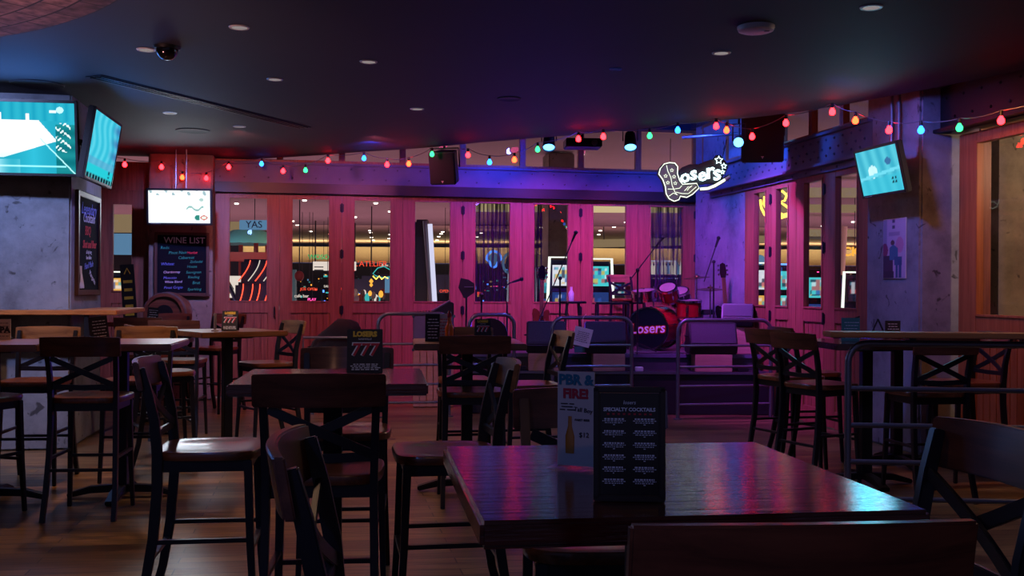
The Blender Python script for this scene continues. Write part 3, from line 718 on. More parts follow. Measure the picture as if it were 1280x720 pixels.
# pane 6
a = P(698, 250, 16.6); o = MB().box((a.x, 16.9, 1.8), (.42, .5, 3.6), TH).build('hall_pillar', 'concrete_warm', bevel=.02); tag(o, 'grey stone pillar outside the sixth door pane', 'pillar')
b = bulk(667, 679, 318, 333, 22, 'cove_soft', .2, 'lit_panel'); tag(b, 'warm lit panel behind the sixth pane', 'panel')
slot(702, 15.8, .42, 1.95, 'slot machine with big white lit monitor in the sixth pane', 'sign_white', 'outer_blue')
slot(683, 16.6, .36, 1.8, 'teal slot machine left of the white lit monitor', 'outer_teal', 'outer_blue', tube='tube_white')
slot(747, 16.5, .46, 1.95, 'slot machine with teal white monitor at left of seventh pane', 'neon_teal', 'outer_blue')
slot(776, 21, .5, 1.7, 'dark slot machine bank in the seventh pane', 'outer_dark', 'outer_blue', tube='outer_blue')
slot(826, 17.5, .5, 1.95, 'slot machine glimpsed through the curtain of the eighth pane', 'outer_blue', 'sign_white', tube='tube_white')
for i in range(12):
    o = MB().lathe([(.03, 0), (.03, .12), (.012, .16), (.012, .2)], (0, 0, 0), 8).build('bottle', 'sign_white' if i % 3 else 'sign_blue'); o.location = P(811+i*4, 343, 16.8)
    tag(o, 'backlit bottle seen through the curtain of the eighth pane', 'bottle', 'backlit bottles behind the curtain')
b = bulk(806, 862, 344, 347, 16.8, 'outer_blue', .3, 'bottle_shelf'); tag(b, 'shelf of backlit bottles beyond the eighth pane', 'shelf')
# right hand doors: yellow neon, machines, TICKETS
def yp(c): return P(930+c[0]/3.79, 210+c[1]/3.79, 13.4)
q = yp((150, 180)); t = thing('neon_sign', 'big yellow script neon letter in the right hand door panes', 'neon sign', q)
for pth in ([(75, 150), (80, 190), (95, 220), (120, 240), (150, 245), (190, 230), (235, 222)], [(95, 135), (92, 170), (110, 205), (140, 228), (165, 238), (180, 215)], [(120, 130), (150, 115), (180, 110), (200, 130), (190, 155), (165, 160), (190, 175), (215, 195), (235, 210)], [(160, 165), (165, 200), (175, 225), (210, 215)], [(205, 115), (225, 150), (235, 175)]):
    MB().tube([yp(c)-q for c in pth], .016, 6).build('neon_tube', 'neon_yellow', t)
slot(950, 16.5, .45, 1.9, 'slot machine with arched neon in the farthest right door pane', 'sign_white', 'sign_amber')
slot(984, 17.2, .5, 1.9, 'slot machine with green white screens behind the second right pane', 'neon_teal', 'neon_teal', tube='neon_blue')
slot(1022, 14.5, .5, 1.75, 'slot machine with round teal glow behind the third right pane', 'neon_teal', 'outer_blue', tube='outer_blue')
slot(1066, 13.5, .42, 1.7, 'slot machine with white curved edge lights in the fourth right pane', 'outer_dark', 'outer_blue', rz=.2)
for i, (px, d) in enumerate(((950, 18), (975, 20), (990, 19), (1018, 17), (1032, 18))):
    o = MB().sphere((0, 0, 0), .09, 12).build('table_lamp_globe', ['sign_blue', 'sign_amber', 'sign_white', 'neon_teal', 'sign_blue'][i]); o.location = P(px, [325, 372, 352, 358, 375][i], d); foot(o)
    tag(o, ['pale blue globe high in the farthest right pane', 'amber globe low between the first right panes', 'white globe in the second right pane', 'teal globe in the third right pane', 'low pale blue globe in the third right pane'][i], 'globe')
sign_text('TICKETS', 1069, 315, 24, .28, 'sign_amber', 'amber lit TICKETS sign in the nearest right hand folding door', off=.01)
a = P(1052, 283, 17); b_ = P(1046, 390, 17); o = MB().cyl(b_, a, .09, n=12).build('light_column', 'outer_cream'); tag(o, 'pale leaning column in the nearest right folding door', 'light column')
# beyond the big orange door: concrete wall
o = MB().box((5.9, 9.4, 1.9), (3.2, .15, 3.8), R(4)).build('wall_hall_concrete', 'concrete_warm', smooth=0); struct(o)
o = MB().cyl((4.78, 9.05, 0), (4.78, 9.05, 3.6), .025).build('wall_pipe', 'pipe'); tag(o, 'thin vertical pipe on the concrete seen through the orange door', 'pipe')
point('hall_light', (4.75, 8.5, 3.4), 12, '#ffd8a8', .08)  # added point without a fixture, lights the concrete beyond the orange door
# pane of the narrow left door
b = bulk(139, 165, 292, 318, 19, 'outer_teal', .2, 'lit_panel'); b.data.materials[0] = M['sign_blue']; tag(b, 'pale blue lit board in the narrow left door pane', 'panel')
b = bulk(138, 168, 268, 290, 24, 'cove_soft', .2, 'lit_panel'); tag(b, 'warm lit panel at top of the narrow left door pane', 'panel')
slot(149, 17, .42, 1.7, 'slot machine with amber top behind the narrow left door', 'sign_amber', 'sign_white')
# ================================================================ stools and tables
def make_stool():
    t = thing('bar_stool', 'x', 'bar stool')
    # seat: saddle shaped rounded trapezoid
    out = []; n = 40
    for i in range(n):
        a = 2*PI*i/n; c, s_ = math.cos(a), math.sin(a)
        x = .225*math.copysign(abs(c)**.45, c); y = .215*math.copysign(abs(s_)**.45, s_)
        x *= 1-.07*(-y/.215) if y < 0 else 1
        out.append((x, y))
    m = MB(); vs = []; rings = [(.985, -.035), (1.0, -.012), (.985, -.002), (.93, 0), (.72, -.006), (.42, -.012), (.12, -.010)]
    for k_, dz in rings: vs += [(x*k_, y*k_, .735+dz) for x, y in out]
    fs = [tuple(range(n-1, -1, -1))]
    for r_ in range(len(rings)-1):
        for i in range(n): fs.append((r_*n+i, r_*n+(i+1) % n, (r_+1)*n+(i+1) % n, (r_+1)*n+i))
    fs.append(tuple((len(rings)-1)*n+i for i in range(n)))
    m.add(vs, fs).build('seat', 'seat_wood', t, smooth=50)
    m = MB()
    m.box((0, .165, .675), (.34, .022, .05)); m.box((0, -.17, .675), (.36, .022, .05))
    for s_ in (-1, 1): m.box((s_*.176, 0, .675), (.022, .34, .05))
    m.build('seat_frame', 'black_metal', t, bevel=.003)
    for s_ in (-1, 1):
        path = [(s_*.205, -.285, 0), (s_*.2, -.235, .18), (s_*.193, -.203, .38), (s_*.19, -.188, .58), (s_*.19, -.188, .72), (s_*.193, -.2, .86), (s_*.197, -.225, .98), (s_*.2, -.25, 1.075)]
        MB().sweep(path, [.028]*8, [.034, .036, .04, .042, .042, .038, .034, .028]).build('leg', 'black_metal', t, bevel=.003)
        MB().sweep([(s_*.195, .2, 0), (s_*.185, .18, .35), (s_*.178, .168, .695)], [.024, .03, .034], [.024, .03, .034]).build('leg', 'black_metal', t, bevel=.003)
    for a, b in (((-.19, .182, .33), (.19, .182, .33)), ((-.195, -.215, .30), (.195, -.215, .30)), ((-.192, -.21, .37), (-.187, .18, .37)), ((.192, -.21, .37), (.187, .18, .37))):
        MB().sweep([a, b], .018, .024, (0, 0, 1)).build('stretcher', 'black_metal', t, bevel=.002)
    for s_ in (-1, 1):
        pth = []
        for i in range(9):
            f = i/8; x = s_*(-.18+.36*f); z = .81+.165*f+.0; y = -.197-.026*f-.012*math.sin(PI*f)+s_*.006
            pth.append((x, y, z))
        MB().sweep(pth, .012, .034, (0, 1, 0)).build('cross_brace', 'black_metal', t, bevel=.002)
    MB().sweep([(-.19, -.195, .8), (0, -.21, .795), (.19, -.195, .8)], .014, .032, (0, 1, 0)).build('lower_rail', 'black_metal', t, bevel=.002)
    m = MB(); vs = []; n = 18
    for i in range(n+1):
        f = -1+2*i/n; x = .232*f; y = -.245-.035*(1-f*f)
        lift = .006*(1-f*f)
        for (dy, z) in ((.010, .985), (-.013, .985), (-.034, 1.1+lift), (-.011, 1.1+lift)): vs.append((x, y+dy, z))
    fs = [(0, 1, 2, 3), tuple(n*4+k_ for k_ in (3, 2, 1, 0))]
    for i in range(n):
        for k_ in range(4): fs.append((i*4+k_, i*4+(k_+1) % 4, (i+1)*4+(k_+1) % 4, (i+1)*4+k_))
    m.add(vs, fs).build('top_rail', 'stool_wood', t, bevel=.004)
    return t
proto = make_stool(); used = [False]
def stool(x, y, deg, label, group=None, z=0, pale=False):
    o = proto if not used[0] else copy_tree(proto); used[0] = True
    o.location = (x, y, z); o.rotation_euler = (0, 0, R(deg)); tag(o, label, 'bar stool', group)
    if pale:
        for ch in o.children:
            if ch.name.startswith('top_rail'): ch.data = ch.data.copy(); ch.data.materials[0] = M['pale_wood']
    return o
stool(-.70, 3.90, 6, 'dark cross-back bar stool seen from behind at the near side of the centre table')
stool(-.17, 2.10, -84, 'bar stool seen side on at the left edge of the glossy front table')
stool(.36, 1.62, 5, 'bar stool at the near side of the front table, only its top rail showing')
stool(.80, 2.24, 99, 'bar stool at the right of the front table with a grey sheen on its rail')
stool(.25, 2.86, 183, 'bar stool facing the camera behind the menu holders of the front table')
stool(-.80, 4.98, 186, 'bar stool facing the camera behind the tent card of the centre table', pale=False)
stool(-1.27, 4.42, -82, 'bar stool with glossy purple seat at the left of the centre table')
stool(-.28, 4.36, 100, 'bar stool pulled up to the right side of the centre table', pale=True)
stool(-.27, 6.93, 8, 'cross-back bar stool with its back to us at the sauce bottle table')
stool(-.33, 7.85, 190, 'pale railed bar stool on the far side of the sauce bottle table', pale=True)
stool(.12, 7.45, 104, 'bar stool in profile right of the sauce bottle table by the stage railing', pale=True)
stool(-2.6, 6.46, 6, 'bar stool with its back to us at the near side of the left table pair')
stool(-3.28, 6.36, -18, 'bar stool cut off by the left edge of the frame')
stool(-3.42, 7.48, 186, 'pale railed bar stool behind the left table pair, nearest the column', pale=True)
stool(-2.75, 7.62, 184, 'pale railed bar stool behind the right half of the left table pair', pale=True)
stool(-2.78, 8.36, -62, 'bar stool with a blue lit seat at the left of the diamond set table')
stool(-2.22, 9.42, 128, 'pale railed bar stool at the right of the diamond set table', pale=True)
stool(-3.70, 10.48, 6, 'olive lit bar stool in front of the table with the tall black sign')
stool(-3.1, 9.75, 4, 'bar stool between the left table pair and the table with the tall black sign')
stool(-3.9, 11.62, 176, 'bar stool behind the table with the tall black sign')
stool(-3.35, 11.75, 160, 'farthest left bar stool, in front of the wine list column')
stool(2.22, 8.28, -66, 'left one of two bar stools standing in profile by the right tables')
stool(2.26, 7.62, -63, 'right one of two bar stools standing in profile by the right tables')
stool(2.83, 7.12, 9, 'cross-back bar stool with its back to us behind the right hand pipe railing')
stool(3.42, 7.85, 100, 'bar stool in profile against the orange wood door')
stool(2.50, 8.72, -80, 'bar stool at the left of the table beside the poster column')

def table(x, y, deg, label, mat='table_wood', w=.75, dp=.78, group=None):
    t = thing('bar_table', label, 'table', (x, y, 0), R(deg), group)
    MB().box((0, 0, 1.0175), (w, dp, .045)).build('tabletop', mat, t, bevel=.007)
    MB().box((0, 0, .54), (.075, .075, .93)).build('post', 'base_iron', t, bevel=.005)
    m = MB(); m.box((0, 0, .985), (.32, .32, .02)); m.build('top_plate', 'base_iron', t, bevel=.003)
    m = MB()
    for k_ in range(4):
        a = PI/4+k_*PI/2 if False else k_*PI/2
        m.sweep([(0, 0, .065), (.2*math.cos(a), .2*math.sin(a), .055), (.34*math.cos(a), .34*math.sin(a), .02)], .07, [.05, .045, .03], (-math.sin(a), math.cos(a), 0))
    m.build('base', 'base_iron', t, bevel=.006)
    return t
table(.27, 2.05, 8, 'glossy dark red square table in the foreground')
table(-.735, 4.29, 7, 'dark square bar table in the centre with the tent card')
table(-.31, 7.25, 6, 'square bar table with the hot sauce bottle', 'table_wood_pale')
table(-2.6, 6.95, 9, 'right one of the two pale square tables pushed together at left', 'table_wood_pale')
table(-3.38, 6.78, 9, 'left one of the two pale square tables pushed together at left', 'table_wood_pale')
table(-2.42, 8.85, 38, 'bar table set diagonally in front of the wine list', 'table_wood_pale')
table(-3.85, 11.1, 10, 'bar table holding the tall black sign beyond the column')
table(2.58, 7.57, 4, 'dark bar table between the profile stools and the pipe railing')
table(3.12, 8.42, 6, 'bar table beside the poster column', 'table_wood')
ZT = 1.04
# ---- what stands on the tables
def tent(x, y, z, w, h, deg, label, depth=.09, name='tent_card'):
    t = thing(name, label, 'tent card', (x, y, z), R(deg))
    a = math.atan2(depth/2, h)
    T1 = Matrix.Translation((0, -depth/4, h/2)) @ Matrix.Rotation(-a, 4, 'X')
    T2 = Matrix.Translation((0, depth/4, h/2)) @ Matrix.Rotation(a, 4, 'X')
    m = MB(); m.box((0, 0, 0), (w, .006, h), M4=T1); m.box((0, 0, 0), (w, .006, h), M4=T2); m.build('board', 'dark_board', t, bevel=.001)
    f = bpy.data.objects.new('face', None)
    return t, T1
def lines(items, w, z, x=0, rows=3, mat='white_print', gap=.018, hgt=.005, seed=1):
    rnd = random.Random(seed); m = MB()
    for r_ in range(rows):
        xx = x-w/2*(.75+.25*rnd.random()); end = x+w/2*(.75+.25*rnd.random())
        while xx < end:
            l = .008+.02*rnd.random(); m.box((min(xx+l/2, end), -.005, z-r_*gap), (l*.9, .001, hgt)); xx += l+.003
    return m
def losers_card(x, y, z, w, h, deg, label):
    t, T1 = tent(x, y, z, w, h, deg, label)
    T1 = T1 @ Matrix.Translation((0, -.004, 0))
    o = merged_text([('LOSERS', w*.2, 'gold_print', (0, -.0, h*.38), 0, 0, 'CENTER', .002), ('NASHVILLE', w*.075, 'white_print', (0, 0, h*.27)), ('777', w*.5, 'red_print', (0, 0, h*.02), 0, .1, 'CENTER', .0015), ('777', w*.5, 'white_print', (-.003, .0012, h*.03), 0, .1, 'CENTER', .0035)], t)
    o.matrix_local = T1
    m = lines(None, w*.85, -h*.3, rows=4, gap=h*.04, hgt=h*.018, seed=int(w*999)); o = m.build('small_print', 'white_print', t, smooth=0); o.matrix_local = T1
    return t
losers_card(-.625, 4.43, ZT, .15, .19, 8, 'black LOSERS tent card with red sevens on the centre table')
losers_card(-2.36, 8.72, ZT, .13, .17, 5, 'small black LOSERS card on the diagonal table')
losers_card(-.205, 7.3, ZT, .11, .155, 8, 'teal and red LOSERS card at the right of the hot sauce')
def menu_card(x, y, z, w, h, deg, label, tilt=0, header=None, board='dark_board', ink='white_print', cols=1):
    t = thing('menu_card', label, 'menu', (x, y, z), R(deg))
    T = Matrix.Translation((0, 0, h/2)) @ Matrix.Rotation(tilt, 4, 'Y')
    o = MB().box((0, 0, 0), (w, .006, h)).build('board', board, t, bevel=.001, M4=T)
    m = MB(); m.box((0, .035, -h/2+.006), (w*.9, .07, .012)); m.build('foot', 'black_plastic', t, M4=T)
    mm = MB()
    for c in range(cols):
        cx_ = 0 if cols == 1 else (-w*.22 if c == 0 else w*.22)
        k_ = lines(None, w*.75/cols, h*.3, x=cx_, rows=max(5, int(h/.026)), gap=h*.78/max(5, int(h/.026)), hgt=h*.03, seed=c+int(h*1000)); mm.add(k_.v, k_.f)
    mm.build('small_print', ink, t, smooth=0, M4=T)
    if header:
        o = merged_text([(header, w*.2, ink, (0, -.005, h*.41))], t); o.matrix_local = T
    return t
menu_card(-2.82, 7.1, ZT, .12, .16, 20, 'small black menu card tilted on the left table pair', tilt=-.12)
menu_card(-3.78, 10.95, ZT, .11, .15, 8, 'black drinks card at the foot of the tall black sign', tilt=.08)
menu_card(-.545, 7.15, ZT, .1, .19, 6, 'grey drinks list left of the hot sauce bottle')
menu_card(-.475, 7.2, ZT, .09, .19, 4, 'red printed card directly beside the hot sauce', ink='red_print', board='paper')
menu_card(2.46, 7.55, ZT, .13, .17, -6, 'teal menu card on the dark table at right', board='outer_teal', ink='white_print')
menu_card(3.04, 8.3, ZT, .12, .13, -4, 'small black menu card beside the folded card frame')
# IPA card
q = P(4, 417, 7.05); t = menu_card(q.x, q.y, ZT, .1, .14, 8, 'white IPA beer card on the far left table', board='paper', ink='black_print', header=None)
merged_text([('IPA', .055, 'black_print', (.008, -.008, .065), 0, 0, 'CENTER', .003)], t)
# tall black sign
t = thing('table_sign', 'tall narrow black sign with yellow print leaning on the far left table', 'sign', (-3.98, 10.86, ZT), R(8), rot=(0, R(-4), R(8)))
MB().box((0, 0, .3), (.14, .02, .6)).build('board', 'dark_board', t, bevel=.003)
MB().box((0, .03, .012), (.16, .12, .024)).build('foot', 'black_plastic', t, bevel=.003)
m = MB()
for i in range(5): m.box((0, -.012, .42-i*.085), (.09-.01*(i % 2), .002, .03))
m.tube([(-.03, -.012, .5), (0, -.012, .56), (.03, -.012, .5)], .006, 6); m.build('small_print', 'gold_print', t)
# folded A frame on right table
t = thing('table_display', 'black folded card frame standing on the table by the poster column', 'card frame', (2.93, 8.32, ZT), R(70))
m = MB()
for s_ in (-1, 1):
    m.sweep([(-.05, s_*.06, 0), (-.05, 0, .14)], .012, .012); m.sweep([(.05, s_*.06, 0), (.05, 0, .14)], .012, .012)
m.box((0, 0, .14), (.11, .015, .012)); m.build('frame', 'black_metal', t)
m = MB(); m.box((0, .03, .075), (.09, .003, .13)); m.build('card', 'dark_board', t)
# hot sauce
def bottle(x, y, z, label):
    t = thing('sauce_bottle', label, 'bottle', (x, y, z))
    MB().lathe([(.001, 0), (.028, 0), (.03, .02), (.03, .1), (.018, .125), (.012, .15), (.012, .17), (.001, .17)], n=18).build('bottle_body', 'sauce', t)
    MB().lathe([(.001, .168), (.014, .168), (.013, .2), (.004, .215), (.001, .215)], n=14).build('cap', 'drum_red', t)
    return t
bottle(-.425, 7.08, ZT, 'orange hot sauce bottle with red cap on the middle table')
t = thing('condiment_caddy', 'small wire caddy behind the hot sauce bottle', 'caddy', (-.5, 7.36, ZT), R(6))
m = MB()
for z in (.01, .08): m.tube([(-.09, -.05, z), (.09, -.05, z), (.09, .05, z), (-.09, .05, z)], .003, 6, True)
for x in (-.09, .09):
    for y_ in (-.05, .05): m.cyl((x, y_, 0), (x, y_, .08), .003, n=6)
m.build('wire_frame', 'black_metal', t); MB().box((0, 0, .045), (.16, .08, .08)).build('napkins', 'paper', t, bevel=.004)
# bud vase
t = thing('bud_vase', 'slim clear tube vase standing on the diagonal table', 'vase', (-2.46, 8.62, ZT))
MB().lathe([(.001, 0), (.03, 0), (.03, .008), (.008, .015), (.011, .02), (.012, .15), (.010, .15), (.009, .02), (.001, .02)], n=16).build('tube', 'cream', t)
# foreground: acrylic card holder
q = P(721, 582, 2.1); t = thing('card_holder', 'clear acrylic holder with a PBR beer card on the front table', 'card holder', (q.x, q.y, ZT), R(-22))
m = MB(); m.box((0, .012, .03), (.084, .003, .06)); m.box((0, -.012, .02), (.084, .003, .04)); m.box((0, 0, .002), (.10, .07, .004)); m.build('holder', 'clear_plastic', t, bevel=.001)
MB().box((0, 0, .10), (.078, .003, .19)).build('card', 'paper', t, smooth=0)
merged_text([('PBR &', .028, 'teal_print', (0, -.003, .178), 0, 0, 'CENTER', .0012), ('FIRE!', .026, 'red_print', (0, -.003, .150), 0, 0, 'CENTER', .0012), ('Tall Boy', .012, 'black_print', (.016, -.003, .118), -.1), ('PABST BEER', .006, 'black_print', (.014, -.003, .098)), ('$12', .014, 'black_print', (.018, -.003, .068))], t)
m = MB(); m.lathe([(.001, 0), (.009, 0), (.0095, .035), (.004, .055), (.0035, .075), (.001, .075)], (0, 0, 0), 12, Matrix.Translation((-.012, -.003, .03)) @ Matrix.Diagonal((1, .15, 1, 1))); m.build('bottle_picture', 'bottle_glass', t)
m = lines(None, .03, .13, x=-.02, rows=3, gap=.006, hgt=.002, seed=4); o = m.build('small_print', 'black_print', t, smooth=0); o.location.y = .002
# foreground: framed cocktail menu
q = P(788, 628, 1.77); t = thing('menu_holder', 'black framed specialty cocktail menu standing on the front table', 'menu holder', (q.x, q.y, ZT), R(-3), rot=(R(-4), 0, R(-3)))
w, h = .122, .190
m = MB()
for s_ in (-1, 1): m.box((s_*(w/2-.005), 0, h/2+.004), (.010, .014, h))
m.box((0, 0, .006), (w, .014, .010)); m.box((0, 0, h), (w, .014, .010)); m.build('frame', 'black_plastic', t, bevel=.002)
MB().box((0, .002, h/2), (w-.016, .004, h-.012)).build('sheet', 'drum_black', t)
MB().box((0, .03, .003), (w*.8, .06, .006)).build('foot', 'black_plastic', t, bevel=.002)
merged_text([('losers', .009, 'white_print', (0, -.002, .168), 0, .2), ('SPECIALTY COCKTAILS', .0085, 'white_print', (0, -.002, .156), 0, 0, 'CENTER', .0003)], t)
rnd = random.Random(5); names = ['OLD FASHIONED', 'MOSCOW MULE', 'WHISKEY SOUR', 'PALOMA', 'THE NASHVILLE', 'MANHATTAN', 'BLOODY MARY', 'MINT JULEP', 'LONG ISLAND', 'MARGARITA', 'SOUTHERN MULE', 'SWEET TEA']
m = MB()
for c in range(2):
    for r_ in range(6):
        x0 = (-.026, .026)[c]; z0 = .140-r_*.0205
        for k_, (ww, hh) in enumerate(((.034, .0026), (.040, .0014), (.032, .0014), (.004, .0014))):
            x = x0-ww/2
            while x < x0+ww/2-.001:
                l = min(.002+.004*rnd.random(), x0+ww/2-x); m.box((x+l/2, -.0015, z0-k_*.0032), (l*.85, .0006, hh)); x += l+.0008
m.build('small_print', 'white_print', t, smooth=0)
m = MB()
for i in range(9): m.box((-.036+.009*i, -.0018, .1485), (.004, .0006, .003))
m.build('coloured_dots', 'red_print', t, smooth=0)

# ================================================================ pipe railings
def rail(x0, x1, zt, zs, loc, rz, label, r=.021, cut_right=False, bar_r=.014, group=None):
    t = thing('pipe_railing', label, 'railing', loc, rz, group)
    c = .12; p = [(x0, 0, 0), (x0, 0, zt-c)]
    for k_ in range(1, 7):
        a = PI/2*k_/6; p.append((x0+c-c*math.cos(a), 0, zt-c+c*math.sin(a)))
    if cut_right: p.append((x1, 0, zt))
    else:
        for k_ in range(0, 7):
            a = PI/2*k_/6; p.append((x1-c+c*math.sin(a), 0, zt-c+c*math.cos(a)))
        p += [(x1, 0, 0)]
    MB().tube(p, r, 10).build('frame', 'pipe', t, smooth=50)
    for z in zs: MB().cyl((x0, 0, z), (x1, 0, z), bar_r, n=10).build('bar', 'pipe', t)
    for x in ((x0,) if cut_right else (x0, x1)): MB().cyl((x, 0, 0), (x, 0, .012), .05, n=16).build('foot_plate', 'pipe', t)
    return t
def railpx(pa, pb, d, zt, zs, label):
    k1, k2 = (pa-640)/F, (pb-640)/F
    a = Vector((k1*d, d)); d2 = d+(k2-k1)*d*.185; b = Vector((k2*d2, d2)); mid_ = (a+b)/2; ln = (b-a).length
    rail(-ln/2, ln/2, zt, zs, (mid_.x, mid_.y, 0), math.atan2((b-a).y, (b-a).x), label)
zs = (.16, .36, .57, .80)
railpx(473, 562, 11.3, 1.13, zs, 'pipe railing hoop in front of the keyboard case')
railpx(587, 643, 11.5, 1.12, zs, 'narrow pipe railing hoop at the left end of the stage')
railpx(691, 790, 11.25, 1.1, zs, 'pipe railing hoop with the paper notice in front of the stage')
railpx(848, 964, 11.3, 1.08, zs, 'pipe railing hoop in front of the drum kit side of the stage')
rail(0, 2.05, 1.075, (.10, .33, .56, .79), (2.12, 6.55, 0), R(-5), 'long pipe railing at the right edge carrying a wooden ledge', .022, True, .017)
o = MB().box((.98, .0, 0), (2.2, .24, .035)).build('drink_ledge', 'rail_wood', bevel=.005); o.location = (2.12, 6.6, 1.13); o.rotation_euler.z = R(-5); tag(o, 'orange wooden drink ledge on top of the right railing', 'ledge')
for x in (.4, 1.1, 1.8): MB().box((x, 0, -.035), (.04, .1, .04)).build('bracket', 'black_metal', o)
# ================================================================ the stage
ZD = .66
corner = E(2.5, -.1); wl = rw(12.1)-RN*.06; wn = rw(11.72)-RN*.06
o = struct(MB().prism([(-.55, 12.1), (wl.x, 12.1), (corner.x, corner.y), tuple(E(-.58, -.08)[:2])], 0, ZD).build('floor_stage', 'deck', bevel=.01))
o = struct(MB().prism([(-.45, 11.72), (wn.x, 11.72), (wl.x, 12.1), (-.45, 12.1)], 0, .48).build('floor_stage_step', 'skirt', bevel=.01))
m = MB(); m.box((1.26, 11.715, .47), (3.42, .02, .03)); trim(m, 'pipe', (0, 0, 0), 0); m = MB(); m.box((1.2, 12.09, ZD-.02), (3.4, .02, .045)); trim(m, 'steel', (0, 0, 0), 0)

def crate(px, w, h, z, y, label, mat='crate_wood', dp=.3, rz=0, group=None):
    x = (px-640)/F*y; o = MB().box((0, 0, h/2), (w, dp, h)).build('wooden_box', mat, bevel=.006); o.location = (x, y+dp/2, z); o.rotation_euler.z = rz
    tag(o, label, 'box', group); return o
def wedge(px, y, z, w, label, rz=0, h=.36):
    x = (px-640)/F*y; t = thing('stage_monitor', label, 'stage monitor', (x, y+.2, z), rz)
    prof = [(-.18, 0), (.18, 0), (.2, .08), (.06, h), (-.1, h), (-.21, .1)]
    # the sloped grille faces the back of the stage performer; the camera sees the tall rear
    T = Matrix(((0, 0, 1, 0), (1, 0, 0, 0), (0, 1, 0, 0), (0, 0, 0, 1)))
    MB().prism(prof, -w/2, w/2, T).build('cabinet', 'black_plastic', t, bevel=.012)
    a = Vector((0, -.205, .115)); b = Vector((0, -.1, h-.01)); c_ = (a+b)/2; ang = math.atan2(b.z-a.z, b.y-a.y)
    MB().box((0, 0, 0), (w-.04, (b-a).length-.02, .014), M4=Matrix.Translation(c_) @ Matrix.Rotation(ang, 4, 'X')).build('grille', 'grille', t, bevel=.003)
    for s_ in (-1, 1): MB().tube([(s_*(w/2+.002), -.05, .2), (s_*(w/2+.02), -.02, .2), (s_*(w/2+.02), .04, .2), (s_*(w/2+.002), .07, .2)], .008, 6).build('handle', 'base_iron', t)
    return t
crate(681, .36, .2, .48, 11.76, 'pinkish wooden box under the left stage monitor')
crate(762, .36, .2, .48, 11.76, 'pinkish wooden box under the middle stage monitor')
crate(893, .42, .2, .48, 11.76, 'pinkish wooden box under the right stage monitor')
wedge(683, 11.75, .68, .44, 'black stage monitor on the left wooden box'); wedge(758, 11.75, .68, .46, 'black stage monitor on the middle wooden box'); wedge(893, 11.75, .68, .54, 'black stage monitor on the right wooden box')
wedge(927, 12.13, .98, .36, 'blue lit monitor wedge standing by the right guitar', -.25, .27)
crate(928, .3, .32, ZD, 12.17, 'magenta lit box under the wedge by the guitar', dp=.28)
for i, (px, y, w, h, mt) in enumerate(((800, 11.78, .09, .05, 'white_plastic'), (930, 11.78, .12, .05, 'black_plastic'), (653, 11.78, .1, .05, 'black_plastic'))):
    o = crate(px, w, h, .48, y, ['small white power box on the stage step', 'black power box at the right end of the stage step', 'black power box at the left end of the stage step'][i], mt, .08)
    o.name = 'power_box'

def drum(name, label, c, q, r, dp, mat='drum_red', front='cream', n=28, lugs=6):
    """q turns local +Z to the drum's axis; front head at +Z"""
    t = thing(name, label, 'drum', c); t.rotation_mode = 'QUATERNION'; t.rotation_quaternion = q
    MB().cyl((0, 0, -dp/2), (0, 0, dp/2), r, n=n).build('shell', mat, t, smooth=40)
    for z in (-dp/2, dp/2): MB().lathe([(r-.005, -.014), (r+.014, -.014), (r+.014, .014), (r-.005, .014), (r-.005, -.014)], (0, 0, z), n).build('hoop', 'chrome', t)
    MB().cyl((0, 0, dp/2+.002), (0, 0, dp/2+.006), r-.004, n=n).build('drum_head', front, t)
    m = MB()
    for i in range(lugs):
        a = 2*PI*i/lugs+.2; x, y = (r+.012)*math.cos(a), (r+.012)*math.sin(a)
        m.cyl((x, y, -dp/2), (x, y, dp/2), .005, n=6); m.cyl((x, y, -.03), (x, y, .03), .012, n=8)
    m.build('lugs', 'chrome', t); return t
def qz(v): return Vector(v).to_track_quat('Z', 'Y')
ax = Vector((-.5, -.866, 0)); bc = P(810, 410, 12.75); bc.z = ZD+.27
bd = drum('bass_drum', 'red bass drum with a dark lettered front head', bc-ax*.22, qz(ax), .255, .44, 'drum_red', 'drum_black', 36, 8)
# lettering on the front head: the local frame of the head has its own up direction
inv = bd.rotation_quaternion.to_matrix().to_4x4().inverted()
Tl = inv @ Matrix.Rotation(math.atan2(ax.y, ax.x)+PI/2, 4, 'Z'); Tl.translation = Vector((0, 0, .234))
o = merged_text([('Losers', .17, 'gold_print', (0, 0, .0), .06, .15, 'CENTER', .005), ('Losers', .17, 'white_print', (0, -.002, .0), .06, .15, 'CENTER', .001)], bd); o.matrix_local = Tl
o = merged_text([('Losers', .17, 'drum_red', (0, .001, -.002), .06, .15, 'CENTER', .013)], bd, 'logo_shadow'); o.matrix_local = Tl
for s_ in (-1, 1):
    q = inv @ Vector((s_*.3, 0, -.27)); q2 = inv @ Vector((s_*.24, 0, -.02)); MB().tube([tuple(q2), tuple(q)], .009, 6).build('spur', 'chrome', bd)
drum('tom_drum', 'small red rack tom above the bass drum', P(836, 367, 12.95), qz((-.25, -.5, .8)), .105, .17)
drum('tom_drum', 'dark second rack tom behind the small red tom', P(850, 372, 13.15), qz((-.2, -.4, .85)), .115, .17, 'grille')
t = drum('floor_tom', 'red floor tom at the right of the drum kit', P(861, 386, 13.0), qz((0, -.1, 1)), .15, .2)
for i in range(3):
    a = i*2.1+.3; MB().cyl((.165*math.cos(a), .165*math.sin(a), .06), (.175*math.cos(a), .175*math.sin(a), -.47), .008, n=8).build('leg', 'chrome', t)
t = drum('snare_drum', 'chrome snare drum on a stand at the left of the kit', P(805, 369, 13.5), qz((-.1, -.15, 1)), .15, .11, 'chrome')
MB().cyl((0, 0, -.05), (0, 0, -.6), .012).build('stand', 'chrome', t)
